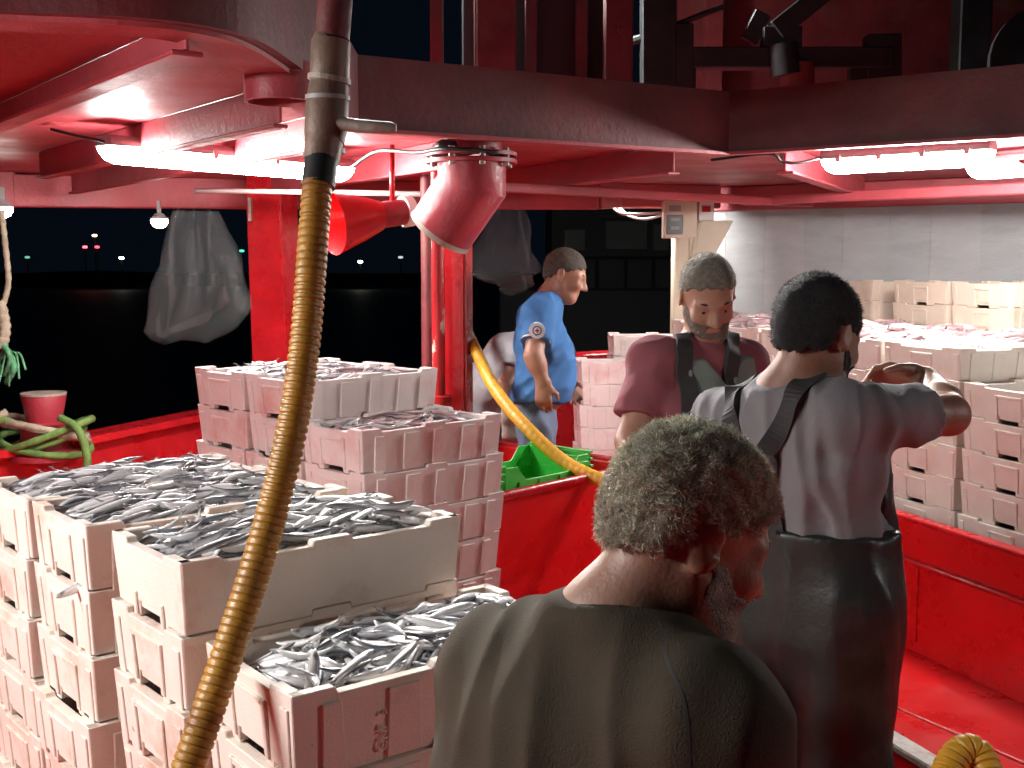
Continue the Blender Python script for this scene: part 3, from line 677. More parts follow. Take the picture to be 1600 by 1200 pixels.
# ------------------------------------------------------------------ cream pillar and electric boxes
c0 = P(1052, 500, 7.95); c1 = P(1106, 500, 7.95)
pil = tag(empty('pillar', (c0.x, c0.y, 0)), 'cream painted steel pillar left of the grey wall', 'pillar')
MB().box((0, 0, 0), (c1.x - c0.x, 0.16, CEIL - 0.2)).build('column', M['cream'], pil, 0.01)
MB().prism([(0.10, 1.90), (c1.x - c0.x + 0.16, 1.90), (c1.x - c0.x, 1.60), (0.10, 1.50)], lambda a, b, t: Vector((a, t, b)), -0.02, -0.003).build('gusset', M['cream'], pil, 0.003)
MB().tube(catmull([(0.17, -0.03, 1.9), (0.13, -0.03, 1.72), (0.10, -0.02, 1.5), (0.09, -0.02, 1.2)], 6), 0.012, 8).build('conduit', M['cream'], pil, smooth=True)
e0 = P(1037, 372, 7.6); e1 = P(1090, 314, 7.6); w_, h_ = e1.x - e0.x, e1.z - e0.z
eb = tag(empty('switch_box', (e0.x, e0.y, e0.z)), 'cream electric box with black socket on the cream pillar', 'electric box')
MB().box((0, 0, 0), (w_, 0.12, h_)).build('case', M['cream'], eb, 0.006)
MB().box((w_*0.08, -0.012, h_*0.10), (w_*0.56, -0.001, h_*0.62)).build('socket_panel', M['black'], eb, 0.003)
for zz in (0.45, 0.22): MB().box((w_*0.20, -0.02, h_*zz), (w_*0.46, -0.0125, h_*(zz + 0.09))).build('switch', M['fixture'], eb)
MB().box((w_*0.15, -0.012, h_*0.72), (w_*0.50, -0.001, h_*0.88)).build('label_plate', M['fixture'], eb)
e0 = P(1092, 345, 7.62); e1 = P(1116, 314, 7.62); w_, h_ = e1.x - e0.x, e1.z - e0.z
eb = tag(empty('junction_box', (e0.x, e0.y, e0.z)), 'small pale junction box with a red switch beside the cream box', 'electric box')
MB().box((0, 0, 0), (w_, 0.08, h_)).build('case', M['white_plastic'], eb, 0.005)
MB().box((w_*0.2, -0.01, h_*0.45), (w_*0.75, -0.001, h_*0.75)).build('switch', M['red'], eb, 0.002)

# ------------------------------------------------------------------ yellow suction hose and its fittings
def hose_mesh(ctrl, r, pitch, depth, seg=18):
    pts = catmull(ctrl, 40); d = [0.0]
    for i in range(1, len(pts)): d.append(d[-1] + (pts[i] - pts[i-1]).length)
    tot = d[-1]; out, rs = [], []; s = 0.0; i = 0; step = pitch/5
    while s < tot:
        while d[i+1] < s: i += 1
        t = (s - d[i])/(d[i+1] - d[i]); out.append(pts[i].lerp(pts[i+1], t)); ph = (s/pitch) % 1.0
        rs.append(r - depth*(1.0 if ph > 0.79 else 0.12*abs(ph-0.4))); s += step
    return MB().tube(out, rs, seg)
hose_pts = [P(496, 285, 1.98), P(489, 380, 1.95), P(480, 500, 1.92), P(468, 600, 1.89), P(450, 700, 1.86), P(425, 800, 1.83), P(396, 900, 1.79), P(363, 1000, 1.75), P(329, 1100, 1.71), P(294, 1200, 1.67), P(248, 1330, 1.62)]
ht = tag(empty('suction_hose', tuple(P(500, 0, 2.0))), 'thick yellow ribbed hose hanging before the crate stacks', 'hose')
def child_world(o, parent): o.parent = parent; o.matrix_parent_inverse = Matrix.Translation(parent.location).inverted(); return o
child_world(hose_mesh(hose_pts, 0.0262, 0.0130, 0.0030).build('hose', M['hose'], None, smooth='angle'), ht)
pipe = [P(528, -90, 2.06), P(524, 0, 2.05), P(519, 62, 2.04), P(517, 66, 2.04), P(515, 128, 2.03), P(514, 134, 2.03), P(511, 168, 2.02), P(508, 220, 2.01), P(503, 250, 2.0), P(498, 292, 1.98)]
def seg(pts, rs, nm, m): return child_world(MB().tube(pts, rs, 22).build(nm, M[m], None, 0.0, 'angle'), ht)
seg([pipe[0], pipe[1], pipe[2]], 0.030, 'upper_pipe', 'red_dark')
seg([pipe[2], pipe[3], pipe[4], pipe[5]], [0.031, 0.034, 0.034, 0.031], 'sleeve', 'pipe_brown')
seg([P(515, 120, 2.03), P(514, 128, 2.03)], 0.0375, 'clamp_ring', 'worn_rim')
seg([pipe[5], pipe[6], P(509, 205, 2.015), P(507, 222, 2.01)], [0.034, 0.037, 0.037, 0.034], 'sleeve', 'pipe_brown')
seg([P(507, 215, 2.01), P(502, 252, 2.0)], [0.0335, 0.030], 'reducer', 'pipe_brown')
seg([P(503, 246, 2.0), P(497, 292, 1.98)], 0.0285, 'rubber_cuff', 'rubber')
for y in (150, 190, 232): seg([P(512 - (y-150)*0.06, y, 2.02), P(512 - (y-150)*0.06, y + 7, 2.02)], 0.0385 - (y-150)*0.00003, 'band', 'fixture')
seg([P(520, 192, 2.0), P(560, 197, 1.99), P(612, 200, 1.98), P(619, 200, 1.98)], [0.012, 0.0115, 0.010, 0.006], 'valve_handle', 'worn_rim')
# second hose dropping to the bin
pts = [P(690, 430, 5.75), P(712, 480, 5.65), P(742, 545, 5.35), P(775, 610, 4.98), P(820, 665, 4.75), P(880, 720, 4.62), P(945, 752, 4.5), P(1010, 768, 4.4)]
tag(hose_mesh(pts, 0.028, 0.03, 0.002, 14).build('delivery_hose', M['hose_bright'], None, smooth='angle'), 'smooth yellow hose sloping down past the blue-shirted man to the bin', 'hose')
pts = [P(1440, 1330, 2.0), P(1470, 1230, 2.06), P(1500, 1176, 2.1), P(1530, 1180, 2.1), P(1552, 1240, 2.05), P(1560, 1340, 2.0)]
tag(hose_mesh(pts, 0.030, 0.016, 0.004, 16).build('coiled_hose', M['hose_bright'], None, smooth='angle'), 'arched end of a yellow ribbed hose at the lower right corner', 'hose')

# ------------------------------------------------------------------ red elbow pipe under the deckhead
ec = P(737, 256, 4.95)
el = tag(empty('elbow_pipe', (ec.x, ec.y, ec.z)), 'red mitred elbow pipe with worn pale lip hanging from the deckhead', 'pipe')
def mitre(pts, r, nm, m, seg=28, inner=False):
    pts = [Vector(p) for p in pts]; vs = []
    dirs = []
    for i in range(len(pts)):
        a = (pts[i] - pts[i-1]).normalized() if i else (pts[1] - pts[0]).normalized()
        b = (pts[i+1] - pts[i]).normalized() if i < len(pts)-1 else a
        dirs.append((a, b))
    x0 = Vector((0, 1, 0))
    for i, p in enumerate(pts):
        a, b = dirs[i]; n = (a + b).normalized(); y = a.cross(x0).normalized(); x = y.cross(a)
        for k in range(seg):
            an = 2*math.pi*k/seg; q = (x*math.cos(an) + y*math.sin(an))*r
            q = q - a*(q.dot(n)/a.dot(n)); vs.append(p + q)
    fs = [(i*seg+k, i*seg+(k+1) % seg, (i+1)*seg+(k+1) % seg, (i+1)*seg+k) for i in range(len(pts)-1) for k in range(seg)]
    return MB().add(vs, fs)
e_pts = [(0, 0, 0.0), (0, 0, -0.075), (-0.115, 0.06, -0.235)]
mitre([(0, 0, 0.085), (0, 0, 0.03)], 0.105, 'x', 'red').build('neck', M['pipe_red'], el, smooth='angle')
mitre(e_pts, 0.121, 'x', 'red').build('pipe', M['pipe_red'], el, smooth='angle')
mitre(e_pts, 0.113, 'x', 'red').build('inner_wall', M['red_dark'], el, smooth='angle')
dd = (Vector(e_pts[2]) - Vector(e_pts[1])).normalized()
mitre([Vector(e_pts[2]) - dd*0.016, Vector(e_pts[2]) + dd*0.004], 0.123, 'x', 'red').build('lip', M['worn_rim'], el, smooth='angle')
for z, r in ((0.0, 0.160), (0.024, 0.160)):
    MB().lathe([(0.105, 0), (r, 0), (r, 0.014), (0.105, 0.014), (0.105, 0)], (0, 0, z), 30).build('flange', M['pipe_red'], el, 0.0, 'angle')
for k in range(8):
    a = k*math.pi/4 + 0.3; MB().lathe([(0.011, -0.012), (0.011, 0.05), (0, 0.05)], (math.cos(a)*0.138, math.sin(a)*0.138, 0), 6).build('bolt', M['worn_rim'], el)
MB().tube([(0.0, -0.07, 0.055), (-0.10, -0.09, 0.058), (-0.12, -0.02, 0.056), (0.0, 0.1, 0.06), (0.1, 0.05, 0.055)], 0.018, 8).build('rubber_wrap', M['rubber'], el, smooth=True)

el.scale = (1.2, 1.2, 1.2)
# red vent cowl between the hose and the elbow
vc = P(636, 330, 5.2); vt = tag(empty('vent_cowl', tuple(vc)), 'bright red flared cowl with pink neck beside the elbow pipe', 'cowl')
ax = (P(520, 348, 5.0) - vc); axn = ax.normalized()
def along(t): return axn*t
Lc = ax.length
MB().tube([along(0), along(Lc*0.40)], 0.058, 20).build('neck', M['pipe_red'], vt, smooth='angle')
MB().tube([along(-0.02), along(0.02)], 0.070, 20).build('clamp_ring', M['white_plastic'], vt, smooth='angle')
MB().tube([along(Lc*0.38), along(Lc*0.60), along(Lc*0.85), along(Lc*1.02)], [0.066, 0.095, 0.122, 0.14], 24, False).build('horn', M['red_deck'], vt, smooth='angle')
MB().tube([along(Lc*0.2), along(Lc*0.2) + Vector((0, 0, 0.3))], 0.012, 8).build('hanger', M['red'], vt, smooth=True)

# ------------------------------------------------------------------ hanging plastic bags
def bag(name, top, w, h, d, label, seed, flare=1.5, tails=3):
    rnd = random.Random(seed); t = Vector(top); nu, nv = 44, 34; ph = [rnd.uniform(0, 6.28) for _ in range(8)]
    vs, fs = [], []
    for j in range(nv + 1):
        s = j/nv; ww = w*(0.50 + (flare-0.50)*s**0.8*0.62)*(1.0 if s < 0.9 else 1 - (s-0.9)*0.8)
        for i in range(nu):
            a = 2*math.pi*i/nu
            f = 1 + 0.22*math.sin(3*a + ph[0] + 0.8*s) + 0.20*abs(math.sin(2.5*a + ph[1] + s*2.2)) + 0.12*math.sin(9*a + ph[2] + 4*s) + 0.07*math.sin(15*a + ph[6] - 7*s) + 0.05*math.sin(11*s + 4*a + ph[7])
            hem = (0.06*math.sin(2*a + ph[3]) + 0.13*math.sin(a + ph[4]) + 0.04*math.sin(5*a))*s**3
            vs.append((t.x + math.cos(a)*ww*0.5*f + 0.04*s*math.sin(ph[5] + 3*s), t.y + math.sin(a)*d*0.5*f*(0.6+0.5*s), t.z - h*s*(1 + hem)))
    for j in range(nv):
        for i in range(nu): i2 = (i+1) % nu; fs.append((j*nu+i, j*nu+i2, (j+1)*nu+i2, (j+1)*nu+i))
    fs.append(tuple(nv*nu + i for i in range(nu)))
    b = tag(empty(name, tuple(t)), label, 'bag', 'clear plastic bags hanging at the deck edge')
    child_world(MB().add(vs, fs).build('film', M['bag'], None, smooth=True), b)
    for k in range(tails):
        x = (k/(max(1, tails-1)) - 0.5)*w*0.5; z0 = t.z + 0.0
        child_world(MB().tube(catmull([(t.x + x, t.y, z0 - 0.05), (t.x + x*0.8, t.y, z0 + 0.02), (t.x + x*0.7, t.y, z0 + 0.09)], 4), 0.006, 6).build('tie', M['bag'], None, smooth=True), b)
    return b
bag('plastic_bag', P(303, 330, 6.6), 0.42, 0.66, 0.26, 'big clear plastic bag hanging in the left opening', 3, 1.55)
bag('plastic_bag', P(795, 328, 6.9), 0.30, 0.42, 0.2, 'clear plastic bag hanging left of the blue-shirted man', 9, 1.5)

# ------------------------------------------------------------------ rope hanging at left, bollard with rope
c = [P(2, 328, 6.2), P(8, 380, 6.2), P(13, 440, 6.2), P(4, 478, 6.2), P(-6, 500, 6.2)]
rt = tag(empty('hanging_rope', tuple(c[0])), 'pale green rope with a frayed knot hanging at the left edge', 'rope')
def rope(pts, r, nm, m, par, n=10):
    p = catmull(pts, n); return child_world(MB().tube(p, [r*(1 + 0.14*math.sin(i*2.1)) for i in range(len(p))], 8).build(nm, M[m], None, smooth=True), par)
rope(c, 0.016, 'strand', 'rope_pale', rt)
rope([P(0, 470, 6.2), P(8, 510, 6.2), P(3, 545, 6.2)], 0.03, 'whipping', 'rope_pale', rt)
rope([P(2, 535, 6.2), P(16, 558, 6.15), P(8, 585, 6.2), P(-4, 566, 6.25), P(12, 548, 6.2), P(22, 575, 6.15), P(10, 598, 6.2)], 0.016, 'knot', 'rope_teal', rt)
for dx, dy in ((40, 578), (30, 592), (-2, 600), (14, 604)):
    rope([P(8, 556, 6.2), P((8 + dx)/2 + 6, 552, 6.17), P(dx, dy, 6.15)], 0.006, 'frayed_end', 'rope_teal', rt, 6)
bb = P(72, 712, 6.25); bz0 = 0.55
bo = tag(empty('bollard', (bb.x, bb.y, bz0)), 'red steel bollard with flared top on the bulwark rail', 'bollard')
MB().lathe([(0.0, 0), (0.20, 0), (0.20, 0.03), (0.135, 0.05), (0.125, 0.14), (0.132, 0.19), (0.092, 0.20), (0.095, 0.22), (0.118, 0.335), (0.113, 0.345), (0, 0.347)], (0, 0, 0), 28).build('barrel', M['pipe_red'], bo, smooth='angle')
MB().lathe([(0.0, 0), (0.119, 0), (0.119, 0.012), (0, 0.013)], (0, 0, 0.346), 28).build('cap', M['worn_rim'], bo, smooth='angle')
br = tag(empty('mooring_rope', (bb.x, bb.y, bz0)), 'green and pale rope turns looped round the red bollard', 'rope')
def loop(rad, z, tilt, az, r, m, sag=0.0):
    p = []
    for i in range(40):
        a = 2*math.pi*i/40; v = Vector((math.cos(a)*rad*1.25, math.sin(a)*rad, z + tilt*math.cos(a - az) - sag*abs(math.sin(a))))
        p.append(v)
    return MB().tube(p, [r*(1 + 0.1*math.sin(i*2.3)) for i in range(40)], 8, closed=True)
for i, (rad, z, ti, az, m) in enumerate(((0.165, 0.10, 0.06, 0.4, 'rope'), (0.18, 0.14, -0.07, 0.9, 'rope_pale'), (0.19, 0.08, 0.05, 2.6, 'rope'), (0.175, 0.17, 0.06, 3.4, 'rope_pale'), (0.20, 0.12, 0.09, 0.1, 'rope'))):
    loop(rad, z, ti, az, 0.020, m).build('turn', M[m], br, smooth=True)
for s, m in ((-1, 'rope'), (1, 'rope'), (-1, 'rope_pale')):
    off = 0.03 if m == 'rope_pale' else 0
    MB().tube(catmull([(s*0.14, -0.14, 0.24 + off), (s*(0.25+off), -0.18, 0.18), (s*(0.30+off), -0.2, 0.02), (s*(0.27+off), -0.22, -0.15)], 8), 0.022, 8).build('hanging_part', M[m], br, smooth=True)

# ------------------------------------------------------------------ green nesting crates in the bin
gm = MB()
Lg, Wg, Hg, tg = 0.50, 0.34, 0.20, 0.006
def hollow(zs):
    mb = MB()
    for s in (0, 1):
        y0 = 0 if s == 0 else Wg - tg
        prof = [(0, 0), (Lg, 0), (Lg, Hg), (Lg*0.86, Hg), (Lg*0.80, Hg*0.80), (Lg*0.76, Hg*0.72), (Lg*0.24, Hg*0.72), (Lg*0.20, Hg*0.80), (Lg*0.14, Hg), (0, Hg)]
        mb.prism(prof, lambda a, b, t: Vector((a, t, b)), y0, y0 + tg)
        x0 = 0 if s == 0 else Lg - tg
        # end wall with hand hole: four pieces round the slot
        for (a0, b0, a1, b1) in ((tg, 0, Wg-tg, Hg*0.62), (tg, Hg*0.62, Wg*0.34, Hg), (Wg*0.66, Hg*0.62, Wg-tg, Hg), (Wg*0.34, Hg*0.84, Wg*0.66, Hg)):
            mb.box((x0, a0, b0), (x0 + tg, a1, b1))
        mb.box((x0 - 0.012 if s == 0 else x0, -0.004, Hg), (x0 + tg if s == 0 else x0 + tg + 0.012, Wg + 0.004, Hg + 0.010))
    mb.box((tg, tg, 0.004), (Lg-tg, Wg-tg, 0.010))
    for fx in (0.15, 0.38, 0.62, 0.85):
        mb.box((fx*Lg - 0.004, -0.006, 0.01), (fx*Lg + 0.004, -0.0005, Hg*0.70)); mb.box((fx*Lg - 0.004, Wg + 0.0005, 0.01), (fx*Lg + 0.004, Wg + 0.006, Hg*0.70))
    return mb
gme = hollow(0).mesh('green_crate', 0.0015); gme.materials.append(M['green_plastic'])
gpos = bt.location + bu*0.36 + bv*0.08
for i, lab in enumerate(('green plastic crate at the bottom of the nested pile in the red bin', 'green plastic crate second in the nested pile in the red bin', 'green plastic crate third in the nested pile in the red bin', 'green plastic crate on top of the nested pile in the red bin')):
    o = link('green_crate', gme); o.location = (gpos.x + 0.004*i, gpos.y, 0.555 + 0.028*i); o.rotation_euler = (0, 0, math.radians(44 + i*0.8)); o.scale = (1, 1, 1)
    tag(o, lab, 'crate', 'nested green crates')
gst = tag(empty('bin_shelf', (gpos.x, gpos.y, 0.12)), 'red steel shelf inside the bin carrying the green crates', 'shelf')
sm_ = MB(); 
MB().box((0.02, 0.03, 0.415), (0.46, 0.30, 0.432)).build('shelf_plate', M['red_deck'], gst)
for x in (0.05, 0.41):
    for y in (0.06, 0.26): MB().box((x, y, 0.002), (x+0.025, y+0.025, 0.4145)).build('leg', M['red_deck'], gst)
gst.rotation_euler = (0, 0, math.radians(44))

# ------------------------------------------------------------------ structures above the open well
uw = tag(empty('deckhouse', (0, 0, 0)), 'dim red deckhouse wall above the coaming', 'deckhouse')
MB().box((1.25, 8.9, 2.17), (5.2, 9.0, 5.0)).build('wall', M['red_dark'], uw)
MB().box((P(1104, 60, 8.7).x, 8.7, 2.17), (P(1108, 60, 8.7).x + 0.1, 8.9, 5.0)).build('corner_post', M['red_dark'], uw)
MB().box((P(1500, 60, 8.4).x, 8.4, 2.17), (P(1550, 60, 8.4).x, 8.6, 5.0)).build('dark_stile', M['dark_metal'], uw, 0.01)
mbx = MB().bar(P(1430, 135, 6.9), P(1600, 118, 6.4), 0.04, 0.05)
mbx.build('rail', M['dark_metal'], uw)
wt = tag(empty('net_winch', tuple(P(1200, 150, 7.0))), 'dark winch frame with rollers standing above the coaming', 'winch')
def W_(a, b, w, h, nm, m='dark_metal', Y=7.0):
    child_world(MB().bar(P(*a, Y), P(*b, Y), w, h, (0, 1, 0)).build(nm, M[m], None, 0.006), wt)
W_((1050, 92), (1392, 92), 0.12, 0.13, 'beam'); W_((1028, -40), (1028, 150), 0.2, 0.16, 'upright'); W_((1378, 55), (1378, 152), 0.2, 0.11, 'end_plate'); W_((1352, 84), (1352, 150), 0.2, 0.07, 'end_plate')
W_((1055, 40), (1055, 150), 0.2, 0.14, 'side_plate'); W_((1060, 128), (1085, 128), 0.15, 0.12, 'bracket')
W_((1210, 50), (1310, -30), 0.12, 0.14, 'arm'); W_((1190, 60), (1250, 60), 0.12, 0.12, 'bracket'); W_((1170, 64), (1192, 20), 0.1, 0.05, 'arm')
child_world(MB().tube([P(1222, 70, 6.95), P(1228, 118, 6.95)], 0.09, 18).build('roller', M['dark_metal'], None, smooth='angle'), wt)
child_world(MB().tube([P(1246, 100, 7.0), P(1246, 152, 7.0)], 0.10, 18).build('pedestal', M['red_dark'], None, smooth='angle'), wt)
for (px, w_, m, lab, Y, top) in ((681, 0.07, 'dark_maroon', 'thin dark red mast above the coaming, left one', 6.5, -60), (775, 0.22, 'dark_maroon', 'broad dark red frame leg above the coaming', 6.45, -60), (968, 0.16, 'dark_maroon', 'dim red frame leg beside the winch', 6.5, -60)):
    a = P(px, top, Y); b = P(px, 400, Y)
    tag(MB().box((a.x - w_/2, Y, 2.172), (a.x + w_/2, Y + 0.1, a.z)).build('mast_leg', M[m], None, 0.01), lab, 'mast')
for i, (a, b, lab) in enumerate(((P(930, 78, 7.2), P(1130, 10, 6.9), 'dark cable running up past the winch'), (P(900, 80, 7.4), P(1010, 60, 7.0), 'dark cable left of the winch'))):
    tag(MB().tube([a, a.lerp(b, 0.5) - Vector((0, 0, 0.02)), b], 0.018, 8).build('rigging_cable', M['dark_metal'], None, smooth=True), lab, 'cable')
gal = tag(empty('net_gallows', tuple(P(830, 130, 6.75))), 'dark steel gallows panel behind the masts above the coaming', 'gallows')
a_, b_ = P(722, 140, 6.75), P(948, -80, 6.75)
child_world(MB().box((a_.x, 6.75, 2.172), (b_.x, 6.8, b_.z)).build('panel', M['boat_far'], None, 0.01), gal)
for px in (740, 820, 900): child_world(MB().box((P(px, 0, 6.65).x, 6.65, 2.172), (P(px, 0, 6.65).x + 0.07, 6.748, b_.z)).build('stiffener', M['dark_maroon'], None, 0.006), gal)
drum = P(1640, 110, 6.6)
dr = tag(empty('net_drum', tuple(drum)), 'dark round net drum at the upper right edge', 'drum')
MB().lathe([(0.0, 0), (0.34, 0), (0.36, 0.02), (0.36, 0.06), (0.16, 0.07), (0.16, 0.5), (0.36, 0.51), (0.36, 0.56), (0, 0.56)], (0, 0, 0), 32, Matrix.Rotation(math.radians(80), 4, 'X')).build('flanged_drum', M['dark_metal'], dr, smooth='angle')
MB().box((-0.05, -0.3, -0.60), (0.05, -0.22, 0.0)).build('support', M['dark_metal'], dr)

# ------------------------------------------------------------------ beyond the bulwark: moored boat, harbour lights
mt = tag(empty('moored_boat', tuple(P(960, 420, 16))), 'dim moored fishing boat beyond the blue-shirted man', 'boat')
def mbox(x0, y0, x1, y1, Y, d, nm, m):
    a, b = P(x0, y1, Y), P(x1, y0, Y); return child_world(MB().box((a.x, Y, a.z), (b.x, Y + d, b.z)).build(nm, M[m], None, 0.02), mt)
mbox(860, 318, 1120, 455, 16, 2.5, 'wheelhouse', 'boat_far'); mbox(780, 452, 1180, 560, 15.4, 4.0, 'hull', 'boat_far')
mbox(881, 358, 915, 392, 15.97, 0.02, 'window', 'boat_panel'); mbox(946, 345, 1012, 390, 15.97, 0.02, 'window', 'boat_panel'); mbox(1020, 350, 1046, 392, 15.97, 0.02, 'window', 'boat_panel')
mbox(935, 336, 1050, 341, 15.9, 0.08, 'rail', 'boat_panel'); mbox(858, 400, 1060, 404, 15.9, 0.06, 'rail', 'boat_far')
for x in (930, 975, 1018): mbox(x, 404, x + 5, 455, 15.9, 0.06, 'stanchion', 'boat_far')
for (px, py, col, s, lab) in ((148, 368, (1, .5, .2), 9, 'orange harbour light, highest one left of the big bag'), (133, 386, (1, .05, .08), 7, 'brighter red harbour light left of the big bag'), (152, 386, (1, .05, .1), 3, 'fainter red harbour light left of the big bag'),
        (190, 403, (1, .9, .85), 14, 'small white harbour light left of the big bag'), (563, 409, (1, 1, .8), 14, 'white harbour light between the two red posts'), (378, 392, (.1, .9, .6), 1.2, 'faint green harbour light beside the thick red post'), (626, 402, (.8, .9, 1), 0.6, 'faint pale harbour light near the slim post'), (43, 402, (.3, .9, .6), 0.5, 'faint green harbour light near the hanging rope')):
    c = P(px, py, 120.0); t = tag(empty('harbour_light', (c.x, c.y, -1.0)), lab, 'light', 'harbour lights across the water')
    hgt = c.z + 1.0
    MB().tube([(0, 0, 0), (0, 0, hgt)], 0.06, 6).build('mast', M['shore'], t)
    MB().lathe([(0, -0.13), (0.22, -0.10), (0.26, 0), (0.22, 0.10), (0, 0.13)], (0, -0.05, hgt), 10).build('lantern', emis('harbour_glow', col, s), t, smooth=True)
# ------------------------------------------------------------------ people: bodies as one smooth surface from a distance field
def A(v): return np.array(v, dtype=float)
def nrm(v): v = A(v); return v/np.linalg.norm(v)
class Pr:
    def __init__(s, f, k=0.02, sub=False): s.f = f; s.k = k; s.sub = sub
def cap(a, b, r1, r2, k=0.02, cut=None):
    a, b = A(a), A(b); ba = b - a; L2 = max(ba @ ba, 1e-9)
    def f(p):
        q = p - a; t = np.clip(q @ ba / L2, 0, 1); d = np.sqrt(((q - t[:, None]*ba)**2).sum(1)) - (r1 + (r2 - r1)*t)
        if cut is not None:
            for (c, n) in cut: d = np.maximum(d, (p - c) @ n)
        return d
    return Pr(f, k)
def fcap(a, b, r1, r2, side, s, k=0.03, cut=None):
    a, b = A(a), A(b); sd = nrm(side); sc = 1 - 1/s; ba = b - a; ba = ba - sd*(ba @ sd)*sc; L2 = max(ba @ ba, 1e-9)
    def f(p):
        q = p - a; q = q - np.outer(q @ sd, sd)*sc; t = np.clip(q @ ba / L2, 0, 1)
        d = np.sqrt(((q - t[:, None]*ba)**2).sum(1)) - (r1 + (r2 - r1)*t)
        if cut is not None:
            for (c, n) in cut: d = np.maximum(d, (p - c) @ n)
        return d
    return Pr(f, k)
def ell(c, ax, r, k=0.015, sub=False, cut=None):
    c = A(c); R = np.array([nrm(x) for x in ax]); r = A(r)
    def f(p):
        q = (p - c) @ R.T; k0 = np.sqrt(((q/r)**2).sum(1)) + 1e-9; k1 = np.sqrt(((q/(r*r))**2).sum(1)) + 1e-9
        d = k0*(k0 - 1)/k1
        if cut is not None:
            for (cc, n) in cut: d = np.maximum(d, (p - cc) @ n)
        return d
    return Pr(f, k, sub)
def smin(a, b, k): h = np.maximum(k - np.abs(a - b), 0)/k; return np.minimum(a, b) - h*h*k*0.25
def smax(a, b, k): h = np.maximum(k - np.abs(a - b), 0)/k; return np.maximum(a, b) + h*h*k*0.25
def ev(prims, p):
    d = None
    for q in prims:
        x = q.f(p)
        if q.sub: d = smax(d, -x, q.k)
        else: d = x if d is None else smin(d, x, q.k)
    return d
def surf(prims, lo, hi, h, disp=None, bs=12, post=None):
    lo = A(lo); nb = np.ceil((A(hi) - lo)/h/bs).astype(int); n = nb*bs
    bi = np.stack(np.meshgrid(*[np.arange(k) for k in nb], indexing='ij'), -1).reshape(-1, 3)
    rad = bs*h*0.87; cen = lo + (bi*bs + (bs-1)/2)*h
    D = np.stack([q.f(cen) for q in prims], 1); add = np.array([not q.sub for q in prims])
    dm = D[:, add].min(1)
    F = np.repeat(np.repeat(np.repeat(np.where(dm > 0, 1.0, -1.0).reshape(nb), bs, 0), bs, 1), bs, 2)
    off = np.stack(np.meshgrid(*[np.arange(bs)]*3, indexing='ij'), -1).reshape(-1, 3)
    for b in np.nonzero(np.abs(dm) < rad*1.25 + 0.05)[0]:
        if dm[b] > rad + 0.04: continue
        use = [q for q, dd in zip(prims, D[b]) if (dd < dm[b] + 2*rad + q.k + 0.01 and not q.sub) or (q.sub and dd < rad + q.k)]
        pts = lo + (bi[b]*bs + off)*h; d = ev(use, pts)
        if post is not None: d = post(pts, d)
        if disp is not None: d = d + disp(pts)
        x, y, z = bi[b]*bs; F[x:x+bs, y:y+bs, z:z+bs] = d.reshape(bs, bs, bs)
    S = F < 0
    c = np.zeros(tuple(n - 1), dtype=np.int8)
    cs = [(i, j, k) for i in (0, 1) for j in (0, 1) for k in (0, 1)]
    for (i, j, k) in cs: c += S[i:n[0]-1+i, j:n[1]-1+j, k:n[2]-1+k]
    idx = np.argwhere((c > 0) & (c < 8)); Mx = len(idx)
    imap = -np.ones(tuple(n - 1), dtype=np.int64); imap[tuple(idx.T)] = np.arange(Mx)
    val = np.stack([F[idx[:, 0]+i, idx[:, 1]+j, idx[:, 2]+k] for (i, j, k) in cs], 1)
    pos = np.zeros((Mx, 3)); cnt = np.zeros(Mx)
    for a in range(8):
        for b in range(a+1, 8):
            ca, cb = A(cs[a]), A(cs[b])
            if abs(ca - cb).sum() != 1: continue
            m = (val[:, a] < 0) != (val[:, b] < 0); t = np.zeros(Mx); t[m] = val[m, a]/(val[m, a] - val[m, b])
            pos[m] += ca + t[m, None]*(cb - ca); cnt[m] += 1
    V = lo + (idx + pos/cnt[:, None])*h
    Q = []
    for ax in range(3):
        sl0 = [slice(1, n[i]-1) for i in range(3)]; sl0[ax] = slice(0, n[ax]-1); sl1 = list(sl0); sl1[ax] = slice(1, n[ax])
        s0, s1 = S[tuple(sl0)], S[tuple(sl1)]; e = np.argwhere(s0 != s1)
        if not len(e): continue
        base = e + A([0 if i == ax else 1 for i in range(3)]).astype(int); o1, o2 = [i for i in range(3) if i != ax]
        def cell(da, db):
            q = base.copy(); q[:, o1] += da; q[:, o2] += db; return imap[tuple(q.T)]
        f = np.stack([cell(-1, -1), cell(0, -1), cell(0, 0), cell(-1, 0)], 1)
        flip = s0[tuple(e.T)] ^ (ax == 1)
        f[~flip] = f[~flip][:, ::-1]; Q.append(f)
    Q = np.concatenate(Q); Q = Q[(Q >= 0).all(1)]
    return V, Q
def mesh_np(name, V, Q, mtl, relax=1):
    for _ in range(relax):      # light smoothing of grid steps
        acc = np.zeros_like(V); n = np.zeros(len(V))
        for a, b in ((0, 1), (1, 2), (2, 3), (3, 0)):
            np.add.at(acc, Q[:, a], V[Q[:, b]]); np.add.at(acc, Q[:, b], V[Q[:, a]]); np.add.at(n, Q[:, a], 1); np.add.at(n, Q[:, b], 1)
        V = V*0.5 + 0.5*acc/np.maximum(n, 1)[:, None]
    me = bpy.data.meshes.new(name); me.from_pydata(V.tolist(), [], Q.tolist())
    me.polygons.foreach_set('use_smooth', [True]*len(me.polygons)); me.materials.append(mtl); me.update()
    return me
def box_of(pts, m): p = np.array([A(q) for q in pts]); return p.min(0) - m, p.max(0) + m

